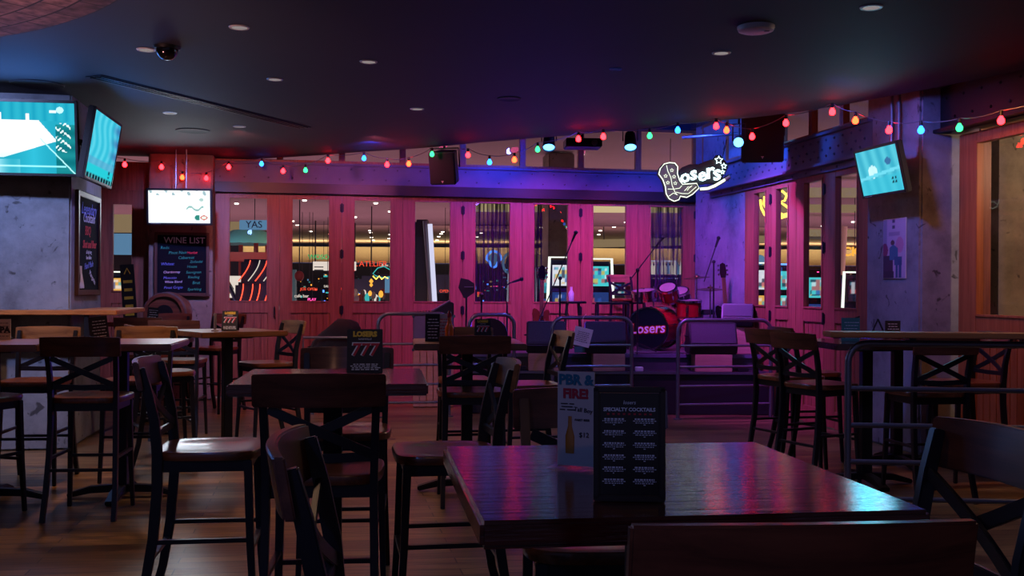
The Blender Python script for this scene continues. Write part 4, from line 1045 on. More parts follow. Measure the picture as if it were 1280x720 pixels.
for i in range(3):
    a = i*2.1; MB().cyl((0, 0, -.45), (.22*math.cos(a), .22*math.sin(a), -.64), .008, n=6).build('leg', 'chrome', t)
def cymbal(px, py, d, r, label, tilt=(0, 0, 1), mat='cymbal', two=False):
    q = P(px, py, d); t = thing('cymbal', label, 'cymbal', (q.x, q.y, ZD)); h = q.z-ZD
    T = Matrix.Translation((0, 0, h)) @ qz(tilt).to_matrix().to_4x4()
    MB().lathe([(.001, .03), (.03, .026), (.045, .012), (r*.6, .006), (r, -.004), (r, -.007), (.04, .004), (.001, .02)], (0, 0, 0), 28, T).build('bronze_plate', mat, t)
    if two: MB().lathe([(.001, -.03), (r, -.012), (r, -.016), (.001, -.036)], (0, 0, 0), 28, T).build('bronze_plate', mat, t)
    MB().cyl((0, 0, .18), (0, 0, h+.05), .009).build('pole', 'chrome', t)
    for i in range(3):
        a = i*2.1+.5; MB().cyl((0, 0, .3), (.22*math.cos(a), .22*math.sin(a), .01), .008, n=6).build('leg', 'chrome', t)
    return t
cymbal(871, 347, 13.1, .165, 'blue lit ride cymbal on a tall stand', (-.1, -.05, 1)); cymbal(888, 361, 13.0, .17, 'pair of hi-hat cymbals right of the floor tom', (0, 0, 1), 'cymbal', True)
cymbal(817, 363, 13.7, .17, 'tilted crash cymbal left of the small red tom', (.22, -.1, 1))
t = thing('drum_throne', 'black round drum throne behind the kit', 'stool', (P(878, 0, 13.2).x, 13.2, ZD))
MB().lathe([(.001, .5), (.15, .5), (.16, .47), (.16, .44), (.001, .43)], n=20).build('seat', 'black_cloth', t)
MB().cyl((0, 0, .1), (0, 0, .44), .016).build('pole', 'chrome', t)
for i in range(3):
    a = i*2.1; MB().cyl((0, 0, .2), (.22*math.cos(a), .22*math.sin(a), .01), .01, n=6).build('leg', 'chrome', t)
# microphones
def mic_stand(px, d, label, h, boom=None, z=ZD, neck=None, tr=.26):
    x = (px-640)/F*d; t = thing('microphone_stand', label, 'microphone stand', (x, d, z))
    m = MB()
    for i in range(3):
        a = i*2*PI/3+.4; m.cyl((0, 0, .12), (tr*math.cos(a), tr*math.sin(a), .012), .008, n=6)
    m.build('tripod', 'black_metal', t); MB().cyl((0, 0, .05), (0, 0, h), .011).build('pole', 'black_metal', t)
    end = Vector((0, 0, h)); dirv = Vector((0, 0, 1))
    if boom:
        a, b = Vector(boom[0]), Vector(boom[1]); MB().cyl(a, b, .007).build('boom', 'black_metal', t); end = b; dirv = (b-a).normalized()
        MB().sphere((0, 0, h), .025, 10).build('clutch', 'black_metal', t)
    if neck: MB().tube(neck, .008, 6).build('gooseneck', 'black_metal', t); end = Vector(neck[-1]); dirv = (end-Vector(neck[-2])).normalized()
    m = MB(); m.cyl(end, end+dirv*.11, .012, .018, 10); m.sphere(end+dirv*.12, .026, 10); m.build('microphone', 'base_iron', t)
    return t
mic_stand(700, 12.5, 'microphone stand with boom leaning right beside the water bottle', .88, ((-.28, 0, .3), (.14, 0, 1.32)))
mic_stand(797, 12.3, 'tall microphone stand with long boom in front of the drum kit', .98, ((-.09, 0, .86), (.22, 0, 1.27)))
mic_stand(634, 12.6, 'curved microphone stand at the left end of the stage', .55, neck=[(0, 0, .55), (-.03, 0, .68), (-.02, 0, .78), (.03, 0, .82), (.06, 0, .83)])
mic_stand(602, 12.9, 'short black stand left of the curved microphone stand', .95, z=.0+ZD-.4)
mic_stand(892, 12.9, 'overhead microphone stand at the corner column behind the cymbals', 1.1, ((-.12, 0, .85), (.02, 0, 1.28)), tr=.15)
# guitars
def guitar(px, d, z, label, bodymat, neckmat, rz=0, ln=.98, lean=-10, fretboard='base_iron'):
    t = thing('guitar', label, 'guitar', ((px-640)/F*d, d, z), 0, rot=(R(lean), 0, rz))
    out = [(0, .36), (.04, .40), (.07, .42), (.10, .40), (.09, .34), (.095, .28), (.14, .2), (.165, .12), (.15, .04), (.09, 0), (0, -.01), (-.09, 0), (-.15, .04), (-.165, .12), (-.14, .2), (-.105, .28), (-.12, .36), (-.11, .43), (-.07, .43), (-.04, .40)]
    MB().prism(out, 0, .045, XZ).build('body', bodymat, t, bevel=.01)
    MB().prism([(.03, .06), (.09, .05), (.1, .15), (.05, .24), (.04, .3)], .046, .05, XZ).build('pickguard', 'cream', t)
    MB().box((0, -.055, .345+ln*.25), (.05, .02, ln*.52)).build('neck', neckmat, t, bevel=.004)
    for z_ in (.14, .2, .27): MB().box((0, -.052, z_), (.07, .014, .02)).build('pickup', 'chrome', t, bevel=.002)
    hz = .345+ln*.51
    MB().prism([(-.03, hz), (.03, hz), (.045, hz+.06), (.035, hz+.17), (0, hz+.19), (-.035, hz+.17), (-.045, hz+.06)], .045, .06, XZ).build('headstock', 'guitar_black', t, bevel=.003)
    m = MB()
    for i in range(3):
        for s_ in (-1, 1): m.sphere((s_*.058, -.052, hz+.04+i*.055), .015, 8)
    m.build('tuning_pegs', 'chrome', t)
    m = MB()
    for i in range(6): m.cyl((-.02+.008*i, -.069, .08), (-.018+.0072*i, -.069, hz+.02), .0012, n=4)
    m.build('strings', 'chrome', t); return t
def gstand(px, d, z, label):
    t = thing('guitar_stand', label, 'guitar stand', ((px-640)/F*d, d, z))
    m = MB()
    for a in ((-.2, -.15), (.2, -.15), (0, .22)): m.cyl((0, .06, .35), (a[0], a[1], .01), .01, n=6)
    m.tube([(-.1, -.02, .12), (-.1, .04, .12), (0, .07, .3), (0, .1, .75)], .009, 6); m.tube([(.1, -.02, .12), (.1, .04, .12), (0, .07, .3)], .009, 6); m.build('frame', 'black_metal', t); return t
guitar(908, 12.7, ZD+.13, 'black electric guitar standing by the corner column', 'guitar_black', 'neck_wood', .25, ln=.84)
gstand(908, 12.8, ZD, 'guitar stand holding the black electric guitar')
guitar(677, 12.9, ZD+.08, 'sunburst guitar at the left of the stage', 'guitar_red', 'neck_wood', -.1, ln=.86)
gstand(677, 13.0, ZD, 'guitar stand holding the sunburst guitar')
# stage furniture
t = thing('round_stool', 'low round stool carrying the water bottle', 'stool', (P(716, 0, 13.1).x, 13.1, ZD))
MB().lathe([(.001, .6), (.17, .6), (.175, .585), (.17, .57), (.001, .57)], n=24).build('seat', 'drum_black', t)
for i in range(4):
    a = PI/4+i*PI/2; MB().cyl((.1*math.cos(a), .1*math.sin(a), .57), (.17*math.cos(a), .17*math.sin(a), 0), .014, n=8).build('leg', 'black_metal', t)
t = thing('water_bottle', 'clear water bottle on the round stage stool', 'bottle', (P(714, 0, 13.1).x, 13.08, ZD+.6))
MB().lathe([(.001, 0), (.032, 0), (.034, .02), (.034, .1), (.014, .14), (.014, .16), (.001, .16)], n=16).build('bottle_body', 'white_plastic', t)
MB().cyl((0, 0, .158), (0, 0, .18), .015).build('cap', 'white_plastic', t)
t = thing('bench', 'dark low table standing before the magenta doors', 'table', (P(765, 0, 13.2).x, 13.2, ZD))
MB().box((0, 0, .575), (.42, .3, .03)).build('tabletop', 'drum_black', t, bevel=.005)
for a in (-1, 1):
    for b in (-1, 1): MB().box((a*.19, b*.13, .28), (.03, .03, .56)).build('leg', 'black_metal', t)
o = stool(1.48, 13.85, 205, 'cross-back chair on the stage with a red lit top rail', z=ZD, pale=True); o.scale = (.86, .86, .86); o.location.x = (785-640)/F*13.85
# keyboard case, mixer, covered gear
t = thing('equipment_case', 'grey blue equipment case plastered with stickers behind the left railing', 'case', (P(541, 0, 12.4).x, 12.5, 0), R(6))
MB().box((0, 0, .88), (.48, .36, .40)).build('case_body', 'steel', t, bevel=.012)
m = MB(); rnd = random.Random(2)
for i in range(14): m.mat(['outer_teal', 'red_print', 'paper', 'chalk_blue', 'gold_print', 'curtain'][i % 6]).box((rnd.uniform(-.2, .2), -.182-.0006*i, rnd.uniform(.73, 1.04)), (rnd.uniform(.05, .11), .001, rnd.uniform(.04, .09)))
m.build('stickers', None, t, smooth=0)
m = MB()
for x in (-.24, .24):
    for z_ in (.68, 1.08): m.box((x, -.17, z_), (.03, .04, .03))
m.build('corner_caps', 'chrome', t, bevel=.003)
t = thing('wooden_box', 'pink lit slatted wooden box beneath the equipment case', 'box', (P(541, 0, 12.4).x, 12.5, 0), R(6)); m = MB()
for i in range(6): m.box((-.2+.08*i, -.19, .34), (.072, .02, .66))
m.build('slats', 'crate_wood', t, bevel=.003); MB().box((0, 0, .34), (.48, .35, .67)).build('box_body', 'crate_wood', t, bevel=.004)
t = thing('mixing_console', 'black mixing console with its lid raised on the equipment case', 'mixing console', (P(541, 0, 12.4).x, 12.5, 1.08), R(6))
T = Matrix(((1, 0, 0, 0), (0, 0, 1, 0), (0, 1, 0, 0), (0, 0, 0, 1)))
MB().prism([(-.26, 0), (.24, 0), (.24, .16), (.19, .17), (-.02, .045), (-.26, .03)], -.17, .17, T).build('console_body', 'black_plastic', t, bevel=.008)
m = MB()
for i in range(6):
    for j in range(4): m.cyl((-.22+.034*i, -.1+.06*j, .035+.002*i), (-.22+.034*i, -.1+.06*j, .052+.002*i), .008, n=8)
m.build('knobs', 'chrome', t)
MB().box((.1, 0, .118), (.27, .32, .012), M4=Matrix.Translation((0, 0, 0))).build('raised_lid', 'steel', t) if False else None
m = MB(); m.sweep([(-.02, 0, .055), (.2, 0, .185)], .33, .012, (0, 1, 0)); m.build('raised_lid', 'steel', t, bevel=.003)
# draped cover
t = thing('covered_cart', 'cart under a black cloth cover before the wooden doors', 'cart', (P(415, 0, 11.7).x, 11.7, 0), R(8))
m = MB(); n = 48; vs = []; prof = [(.98, 0.45), (1.0, .6), (.98, .75), (.95, .86), (.88, .96), (.74, 1.02), (.5, 1.05), (.2, 1.06)]
for k_, z in prof:
    for i in range(n):
        a = 2*PI*i/n; c_, s_ = math.cos(a), math.sin(a); f = 1+.035*math.sin(a*9+z*5)+.02*math.sin(a*17)
        sh = -.10 if z > 1 else 0
        x = .30*k_*f*math.copysign(abs(c_)**.7, c_)+(.10*(z-.4)); zz = z-(.16*max(0, -c_) if z > .8 else 0)
        vs.append((x, .2*k_*f*math.copysign(abs(s_)**.7, s_), zz))
fs = [tuple((len(prof)-1)*n+i for i in range(n)), tuple(range(n-1, -1, -1))]
for r_ in range(len(prof)-1):
    for i in range(n): fs.append((r_*n+i, r_*n+(i+1) % n, (r_+1)*n+(i+1) % n, (r_+1)*n+i))
m.add(vs, fs).build('cloth_cover', 'black_cloth', t, smooth=60)
for a in (-1, 1):
    for b in (-1, 1): MB().box((a*.2, b*.13, .2), (.03, .03, .4)).build('leg', 'pipe', t)
MB().tube([(-.3, -.24, .7), (-.3, -.24, .86), (.28, -.24, .86), (.28, -.24, .7)], .014, 8).build('push_handle', 'pipe', t)
t = thing('music_stand', 'black music stand with pentagonal desk at the left of the stage', 'music stand', (P(583, 0, 12.9).x, 12.9, 0))
hz = 1.4+2*12.9/1300; MB().prism([(-.1, .0), (-.07, .12), (.03, .1), (.1, .05), (.1, -.06), (.0, -.13), (-.03, -.13)], -.012, .012, Matrix.Translation((0, 0, hz)) @ XZ).build('desk', 'black_plastic', t, bevel=.003)
MB().box((.03, -.02, hz+.01), (.11, .01, .008)).build('paper_lip', 'pipe', t); MB().cyl((0, 0, .1), (0, 0, hz-.1), .012).build('pole', 'black_metal', t)
for i in range(3):
    a = i*2.1+.3; MB().cyl((0, 0, .25), (.26*math.cos(a), .26*math.sin(a), .01), .01, n=6).build('leg', 'black_metal', t)
o = MB().cyl((0, -.1, .2), (0, .1, .2), .2, n=28).build('drum_case', 'black_cloth', bevel=.02); o.location = (P(614, 0, 12.35).x, 12.3, ZD-.2+.02); o.location.z = ZD; tag(o, 'round black drum case at the left end of the stage', 'case')
# paper notice on the railing
t = thing('paper_notice', 'white printed notice tilted on the middle railing hoop', 'notice', P(728, 421, 11.15), 0, rot=(R(3), R(14), R(8)))
MB().box((0, 0, 0), (.2, .004, .2)).build('sheet', 'paper', t)
lines(None, .15, .05, rows=6, gap=.02, hgt=.006).build('small_print', 'black_print', t, smooth=0)
m = MB(); m.tube([(-.02, 0, .1), (-.03, .06, .2), (.0, .1, .24)], .004, 6); m.build('tie', 'paper', t)
o = MB().box((0, 0, 0), (.16, .02, .12)).build('blue_box', 'outer_teal', bevel=.004); o.location = P(727, 437, 11.95); o.location.z = .74; tag(o, 'small blue carton on the stage behind the paper notice', 'box')
# cables on the stage
for i, (pts, lab) in enumerate((([(.4, 11.95, .487), (.8, 12.0, .487), (1.1, 11.86, .487), (1.5, 11.95, .487)], 'black cable lying along the stage step'), ([(1.45, 12.25, .667), (1.7, 12.2, .667), (1.9, 12.3, .667), (2.1, 12.22, .667)], 'cable coiling in front of the bass drum'))):
    o = MB().tube(pts, .007, 6).build('cable', 'wire'); tag(o, lab, 'cable')

# ================================================================ screens and boards
def tv(label, c, w, h, yaw, pitch, fn, nx=64, ny=40, roll=0, arm=.3, cy=0):
    t = thing('television', label, 'television', c); t.rotation_euler = (Matrix.Rotation(yaw, 3, 'Z') @ Matrix.Rotation(pitch, 3, 'X') @ Matrix.Rotation(roll, 3, 'Y')).to_euler()
    MB().box((0, .03, 0), (w+.045, .055, h+.05)).build('casing', 'black_plastic', t, bevel=.008)
    m = MB()
    for s_ in (-1, 1): m.box((s_*(w/2+.012), 0, 0), (.022, .014, h+.045)); m.box((0, 0, s_*(h/2+.012)), (w+.045, .014, .022))
    m.build('bezel', 'black_plastic', t, bevel=.003)
    panel('screen', w, h, nx, ny, fn, 'screen', t, -.0015)
    m = MB(); m.box((0, .08, 0), (w*.4, .05, h*.5)); m.cyl((0, .08, 0), (0, arm, .05), .025); m.build('wall_mount', 'base_iron', t)
    m = MB()
    for i in range(6): m.box((-w*.45+i*.02, -.008, -h/2-.012), (.012, .002, .004))
    m.build('lettering', 'white_plastic', t, smooth=0)
    return t
rn = random.Random(11)
def sport(u, v):
    W_, Bt, Gr = (1.0, 1.0, 1.0), hx('#2fb6d0'), hx('#1c8f9c')
    c = lerp(Bt, hx('#1690a8'), abs(math.sin(u*9))*.5)
    if v > .74: c = lerp(hx('#1a9ab8'), hx('#35b8cc'), abs(math.sin(u*40)*.6)); 
    # bright court
    top = .75; right = .74+(.75-v)*.45
    if v < top and v > .45 and u < right: c = W_
    if v <= .45 and v > .2+.5*max(0, u-.45) and u < .9 and v > .22: c = lerp((.85, .97, 1), W_, min(1, (v-.2)*5)) if u < .45+(v-.2)*1.6 else c
    if u > .86 and v < .7: c = lerp(hx('#0c6e78'), hx('#1a8890'), (math.sin(v*30)+1)/2)
    if abs(v-.1) < .008 and u < .93: c = (.6, .95, 1)
    if abs((u-.72)-(.55-v)*.5) < .006 and v < .5: c = (.7, .98, 1)
    if v < .2 and u < .6: c = lerp(c, (.85, .97, 1), .4+.3*math.sin(u*20))
    for pu, pv in ((.06, .82), (.46, .8), (.66, .79)):
        if abs(u-pu) < .012 and abs(v-pv) < .05: c = W_
    if (u-.895)**2*3+(v-.9)**2 < .0022: c = (.75, .95, 1)
    if .82 < u < .87 and abs(v-.88) < .02: c = (.9, 1, 1)
    if .86 < u < .97 and .3 < v < .72 and math.sin(u*170)*math.sin(v*90)+math.sin(u*61+v*47) > .75: c = (.9, 1, 1)
    return lerp(c, (0, 0, 0), .0)
tv('big left television showing a bright white sports court', P(6, 171.5, 8.5), 1.08, .575, R(8), R(7), sport, 240, 130)
def rink(u, v):
    c = lerp(hx('#2fb2cc'), hx('#56c8dc'), (math.sin(u*30+math.sin(v*9)*2)+1)/2)
    if .22 < v < .32: c = lerp(hx('#5a9ac0'), c, .4)
    if v <= .22: c = hx('#25c0cc')
    if u > .66 and v > .32: c = lerp(c, hx('#3a5a98'), min(1, (u-.66)*3)*(.5+.3*math.sin(v*30)))
    if v < .06: c = hx('#0a1c28') if math.sin(u*60) < .3 else hx('#4a98a0')
    if .8 < u < .88 and .04 < v < .25 and math.sin(v*130) > 0: c = hx('#14505c')
    return c
tv('second television turned side on at the edge of the left column', P(128.5, 187, 9.0), .95, .55, R(99), R(9), rink, 60, 36)
def snow(u, v):
    c = lerp((.93, .97, .99), (1, 1, 1), v)
    if v > .85 and math.sin(u*50)+math.sin(u*23+v*20) > 1.1: c = hx('#9ab8c0')
    if abs(v-.45-.06*math.sin(u*30)) < .03 and .62 < u < .9: c = hx('#8ab8b4')
    if (u-.86)**2*2+(v-.72)**2 < .003: c = hx('#a8c8c4')
    if (u-.8)**2*2.6+(v-.17)**2 < .0065 and u < .83: c = hx('#2a8478')
    if (u-.9)**2*1.6+(v-.17)**2 < .0055: c = hx('#c8584c') if (u-.9)**2*1.6+(v-.17)**2 > .0022 else (.9, .95, .9)
    return c
tv('small white screened television above the wine list', P(223.5, 258.5, 12.35), .72, .385, R(3), R(4), snow, 90, 50)
def woods(u, v):
    c = lerp(hx('#3aa6c0'), hx('#62ccdc'), (math.sin(u*26+v*3)+1)/2*.7)
    if (u-.35)**2*1.5+(v-.5)**2 < .02: c = lerp(c, (.92, 1, 1), .75)
    if abs(v-.36-.14*u) < .035: c = hx('#6ad0e4')
    if v < .3+.1*u: c = lerp(c, hx('#38b8d0'), .6)
    if (u-.75)**2+(v-.68)**2 < .006: c = hx('#3a6c9c')
    if (u-.82)**2*3+(v-.24)**2 < .012 and math.sin(u*90)+math.sin(v*70) > .2: c = hx('#183a48')
    return c
tv('tilted television hanging on the poster column at right', P(1098, 213.5, 9.0), .66, .39, R(-79.5), R(13), woods, 60, 36, arm=.25)
for px, lab in ((219, 'left of two thin rods hanging the white screened television'), (232, 'right of two thin rods hanging the white screened television')):
    a = P(px, 238, 12.42); o = MB().cyl((a.x, 12.42, 2.58), (a.x, 12.42, 3.05), .009, n=8).build('hanging_rod', 'pipe'); tag(o, lab, 'rod')
for px, lab in ((1116, 'left conduit pipe rising above the tilted television'), (1125, 'right conduit pipe rising above the tilted television')):
    y = 5.27/((px-640)/F+.2)-.05; a = P(px, 190, y); o = MB().cyl((a.x-.02, y, 2.6), (a.x-.02, y, 3.9), .016, n=8).build('conduit_pipe', 'pipe'); tag(o, lab, 'pipe')
# chalkboards
def board(name, label, c, w, h, rz, frame=.035, fm='frame_brown'):
    t = thing(name, label, 'chalkboard', c, rz)
    m = MB()
    for s_ in (-1, 1): m.box((s_*(w/2-frame/2), 0, 0), (frame, .03, h)); m.box((0, 0, s_*(h/2-frame/2)), (w-2*frame, .03, frame))
    m.build('frame', fm, t, bevel=.004); MB().box((0, .006, 0), (w-2*frame, .012, h-2*frame)).build('slate', 'slate', t); return t
cz = P(224.5, 330, 12.78); t = board('wine_list_board', 'framed WINE LIST chalkboard on the column below the television', cz, .65, .78, TH)
t.location = Vector((-4.075, 12.83, cz.z))
it = [('WINE LIST', .105, 'chalk', (.03, -.003, .29), 0, 0, 'CENTER', .001)]
for i, (s_, x, z, mt, sz) in enumerate([('Reds:', -.2, .2, 'chalk_green', .05), ('Pinot Noir', -.05, .14, 'chalk_green', .05), ('Merlot', .12, .14, 'chalk_red', .045), ('Cabernet', .05, .08, 'chalk_green', .05), ('Zinfandel', .17, .03, 'chalk_green', .04), ('Whites:', -.17, .0, 'chalk_blue', .05), ('House', .12, -.03, 'chalk_green', .045), ('Chardonnay', -.12, -.1, 'chalk', .04), ('Sauvignon', .14, -.1, 'chalk_green', .045), ('Riesling', .14, -.16, 'chalk_green', .045), ('Moscato', -.14, -.17, 'chalk_blue', .045), ('White Blend', -.1, -.22, 'chalk', .04), ('Brut', .17, -.23, 'chalk_green', .05), ('Pinot Grigio', -.1, -.29, 'chalk_blue', .045), ('Sparkling', .15, -.31, 'chalk_green', .045)]):
    it.append((s_, sz, mt, (x, -.003, z), .03, .2))
merged_text(it, t)
cz = P(111, 304, 9.66); t = board('specials_board', 'tall framed chalkboard with red and white chalk on the side of the left column', (-3.80-.135*.98-.0+.012, 9.66, 1.80), .95, .93, R(100.6), .05)
t.location = k0+V*.62+U*.018+Vector((0, 0, 1.79)); t.rotation_euler.z = TH+PI/2
merged_text([('Legendary', .15, 'chalk_blue', (0, -.003, .32), .02, .35), ('Cocktails', .13, 'chalk', (0, -.003, .24), .02, .35), ('BBQ', .12, 'chalk_red', (-.05, -.003, .12), .02, .2), ('Shot and Beer', .1, 'chalk_red', (.03, -.003, -.0), .03, .3, 'CENTER', .002), ('all day long', .05, 'chalk', (0, -.003, -.07), .03), ('five dollars', .05, 'chalk', (0, -.003, -.12), .03), ('Hand Made', .08, 'chalk_blue', (0, -.003, -.19), .1, .3), ('Margarita', .07, 'chalk', (.15, -.003, -.3), -.4, .3)], t)
m = MB()
for i in range(5): m.tube([(-.38+.03*i+.05*math.sin(k_*.5+i*.4), -.004, -.40+.028*k_) for k_ in range(8)], .005, 5)
m.build('hand_drawing', 'chalk', t)
# poster of a seated man
def poster(u, v):
    bg = lerp(hx('#a89cc0'), hx('#b8a0c0'), v)
    if u < .18: bg = hx('#8c88a8')
    if v > .8 and abs(u-.47) < .06 and (math.sin(v*60) > 0): bg = hx('#4a4468')
    if .72 < v < .78 and .25 < u < .75: bg = lerp(bg, hx('#6a5a80'), .4)
    if (u-.75)**2+(v-.56)**2*1.6 < .03: bg = hx('#b47ca4')
    if (u-.08)**2+(v-.48)**2*1.4 < .02: bg = hx('#7a3060')
    c = bg
    if v < .38 and u < .45: c = hx('#3a2c4c')
    if (u-.43)**2*1.0+(v-.6)**2*4 < .0085: c = hx('#4a3444')
    if .28 < u < .68 and .3 < v < .57-.3*abs(u-.46): c = hx('#34688e')
    if .5 < u < .85 and .22 < v < .36: c = hx('#2c5480')
    if .7 < u < .84 and .0 < v < .3: c = hx('#264a78')
    if .56 < u < .68 and .0 < v < .22: c = hx('#264a78')
    if .02 < u < .5 and v < .12: c = hx('#2c2440')
    return c
pc = P(1119.3, 310.5, 9.23); t = thing('poster', 'pale poster of a seated person in blue jeans and blue shirt on the column', 'poster', (5.27-.2*9.26-.012, 9.26, pc.z), RZ)
yl = 5.27/((1105-640)/F+.2); yr = 5.27/((1133.5-640)/F+.2); pw = (yl-yr)*1.02
MB().box((0, .004, 0), (pw, .006, .535)).build('sheet', 'paper', t); panel('printed_picture', pw-.01, .525, 50, 90, poster, 'print', t, -.001)
t.location = Vector((5.27-.2*(yl+yr)/2, (yl+yr)/2, pc.z))-RN*.012

# barrel end on its rack, under the wine list
t = thing('barrel', 'wooden barrel lying on its side with a dark round end below the wine list', 'barrel', (P(207, 0, 12.1).x, 12.2, 0), R(4))
T = Matrix.Translation((0, 0, 1.1)) @ Matrix.Rotation(PI/2, 4, 'X')
MB().lathe([(.001, -.3), (.21, -.3), (.25, 0), (.235, .17), (.235, .2), (.2, .2), (.2, .17), (.001, .17)], (0, 0, 0), 30, T).build('staves', 'stool_wood', t, smooth=45)
MB().lathe([(.236, .12), (.246, .12), (.242, .19), (.232, .19)], (0, 0, 0), 30, T).build('hoop', 'pipe', t)
MB().cyl((0, -.176, 1.1), (0, -.182, 1.1), .1, n=24).build('dark_centre', 'base_iron', t)
m = MB(); m.box((0, 0, .78), (.5, .45, .05))
for a in (-1, 1):
    for b in (-1, 1): m.box((a*.21, b*.19, .4), (.05, .05, .8)); 
    m.box((a*.17, 0, .86), (.08, .4, .14))
m.build('rack', 'black_metal', t, bevel=.004)
# ================================================================ string lights
def H(px): return 362+.006*(px-640)
BL = [(155, 206, 'red'), (201, 209, 'red'), (227, 222, 'orange'), (257, 223, 'red'), (285, 209, 'red'), (326, 205, 'blue'), (353, 214, 'red'), (381, 213, 'green'), (409, 201, 'red'), (454, 198, 'blue'), (483, 206, 'red'), (510, 205, 'orange'), (539, 193, 'green'), (584, 194, 'red'), (611, 203, 'blue'), (642, 200, 'orange'), (671, 187, 'green'), (722, 174, 'red'), (753, 171, 'red'), (811, 170, 'green'), (846, 163, 'blue'), (894, 158, 'red'), (907, 163, 'orange'), (939, 171, 'red'), (981, 154, 'red'), (1039, 140, 'red'), (1068, 151, 'orange'), (1110, 163, 'red'), (1150, 163, 'blue'), (1198, 160, 'green'), (1250, 151, 'red')]
def edge_y(px):
    for (a, b), (p, q) in zip(zip(edge_px[:-1], edge_px[1:]), zip(edge[:-1], edge[1:])):
        if a[0] <= px <= b[0]: f = (px-a[0])/(b[0]-a[0]); return p[1]+(q[1]-p[1])*f
    return edge[0][1] if px < edge_px[0][0] else edge[-1][1]
ORD = ['first', 'second', 'third', 'fourth', 'fifth', 'sixth', 'seventh', 'eighth', 'ninth', 'tenth', 'eleventh', 'twelfth', 'thirteenth', 'fourteenth', 'fifteenth', 'sixteenth', 'seventeenth']
cnt = {}; pos = []
bulbs = {}
for px, py, c in BL:
    d = edge_y(px)-.18
    if px < 285: d = 12.4+(px-155)/130*.6
    d = min(d, 14/(1-.185*(px-640)/F)-.28)
    q = P(px, py, d)
    if q.z > ZC-.1: d = (ZC-.1-CH)*F/(H(px)-py); q = P(px, py, d)
    cnt[c] = cnt.get(c, 0)+1
    if c not in bulbs:
        t = thing('string_light_bulb', 'x', 'light bulb')
        MB().lathe([(.001, -.029), (.014, -.026), (.024, -.015), (.027, 0), (.024, .013), (.015, .026), (.011, .037), (.001, .037)], n=16).build('glass_bulb', 'bulb_'+c, t)
        MB().cyl((0, 0, .036), (0, 0, .075), .014, n=10).build('socket', 'base_iron', t); bulbs[c] = t
    else: t = copy_tree(bulbs[c])
    t.location = q; tag(t, '%s glowing bulb, %s %s one from the left on the string of lights' % (c, ORD[cnt[c]-1], c), 'light bulb', 'string light bulbs')
    pos.append(Vector((q.x, q.y, q.z+.075)))
wp = [pos[0]+Vector((-.35, -.1, .1))]
for a, b in zip([wp[0]]+pos, pos+[pos[-1]+Vector((.4, -.5, .1))]):
    n = 5; sag = .02+.03*(b-a).length
    for i in range(1, n+1):
        f = i/n; q = a.lerp(b, f); q.z -= sag*4*f*(1-f)*.6; wp.append(q)
o = MB().tube(wp, .004, 5).build('light_string_cable', 'pipe'); tag(o, 'cable of the coloured string lights running along the ceiling edge', 'cable')

# ================================================================ neon sign
dS = 10.6; kx = dS/F/9
def sp(cx, cy, y=0): return Vector(((cx-450)*kx, y, (380-cy)*kx))
t = thing('neon_boot_sign', 'glowing white Losers neon sign with cowboy boot hanging at the stage corner', 'neon sign', P(865, 180+380/9, dS), R(3))
boot = [(130, 240), (185, 226), (240, 230), (265, 260), (262, 340), (290, 420), (330, 468), (400, 462), (490, 455), (510, 490), (440, 556), (380, 590), (305, 578), (285, 620), (240, 635), (190, 610), (160, 560), (150, 480), (120, 400), (75, 340), (90, 290)]
cxm = sum(p[0] for p in boot)/len(boot); cym = sum(p[1] for p in boot)/len(boot)
def grow(poly, g):
    n = len(poly); out = []
    for i in range(n):
        a, b, c = poly[i-1], poly[i], poly[(i+1) % n]; t1 = Vector((c[0]-a[0], c[1]-a[1])).normalized(); nn = Vector((t1.y, -t1.x)); out.append((b[0]+nn.x*g, b[1]+nn.y*g))
    return out
def polyxz(poly): return [(sp(*p).x, sp(*p).z) for p in poly]
MB().prism(polyxz(grow(boot, 24)), -.06, -.015, XZ).build('boot_backing', 'outer_dark', t, bevel=.004)
MB().prism(polyxz(grow(boot, -4)), -.015, -.005, XZ).build('boot_face', 'boot_grey', t)
MB().tube([sp(*p, -.01) for p in grow(boot, 12)], .006, 6, True).build('neon_outline', 'neon_white', t)
for pth in ([(150, 245), (165, 310), (200, 380), (215, 470), (245, 540), (270, 575)], [(165, 510), (225, 512), (300, 500), (325, 470)], [(180, 590), (230, 555), (275, 575)], [(355, 530), (400, 480)], [(385, 525), (420, 480)], [(420, 490), (440, 470)], [(260, 545), (330, 560), (400, 560), (490, 480)]):
    MB().tube([sp(*p, -.012) for p in pth], .0032, 6).build('neon_line', 'neon_white', t)
def star(cx, cy, r, rr, m):
    pts = [sp(cx+(r if i % 2 == 0 else r*.45)*math.sin(i*PI/5), cy-(r if i % 2 == 0 else r*.45)*math.cos(i*PI/5), -.014) for i in range(10)]
    MB().tube(pts, rr, 5, True).build('neon_star', m, t)
for cx, cy in ((210, 300), (140, 365), (235, 372), (165, 440), (250, 445)): star(cx, cy, 22, .0028, 'neon_white')
for cx, cy, r in ((742, 180, 48), (800, 245, 34), (785, 312, 26)): star(cx, cy, r, .0045, 'neon_letters')
bk = [(300, 300), (330, 262), (420, 225), (520, 225), (600, 190), (690, 165), (715, 120), (770, 115), (830, 190), (860, 250), (830, 320), (800, 350), (795, 420), (720, 440), (600, 445), (520, 460), (430, 462), (345, 455), (300, 420)]
MB().prism(polyxz(bk), -.05, -.02, XZ).build('letter_backing', 'outer_dark', t, bevel=.004)
def letter(ch, cx, cy, size, ang, sh=.12):
    o = merged_text([(ch, size*kx*9/9, 'neon_letters', (0, 0, 0), ang, sh, 'CENTER', .0035)], t, 'neon_letter'); o.location = sp(cx, cy, -.02); o.scale.y = 14
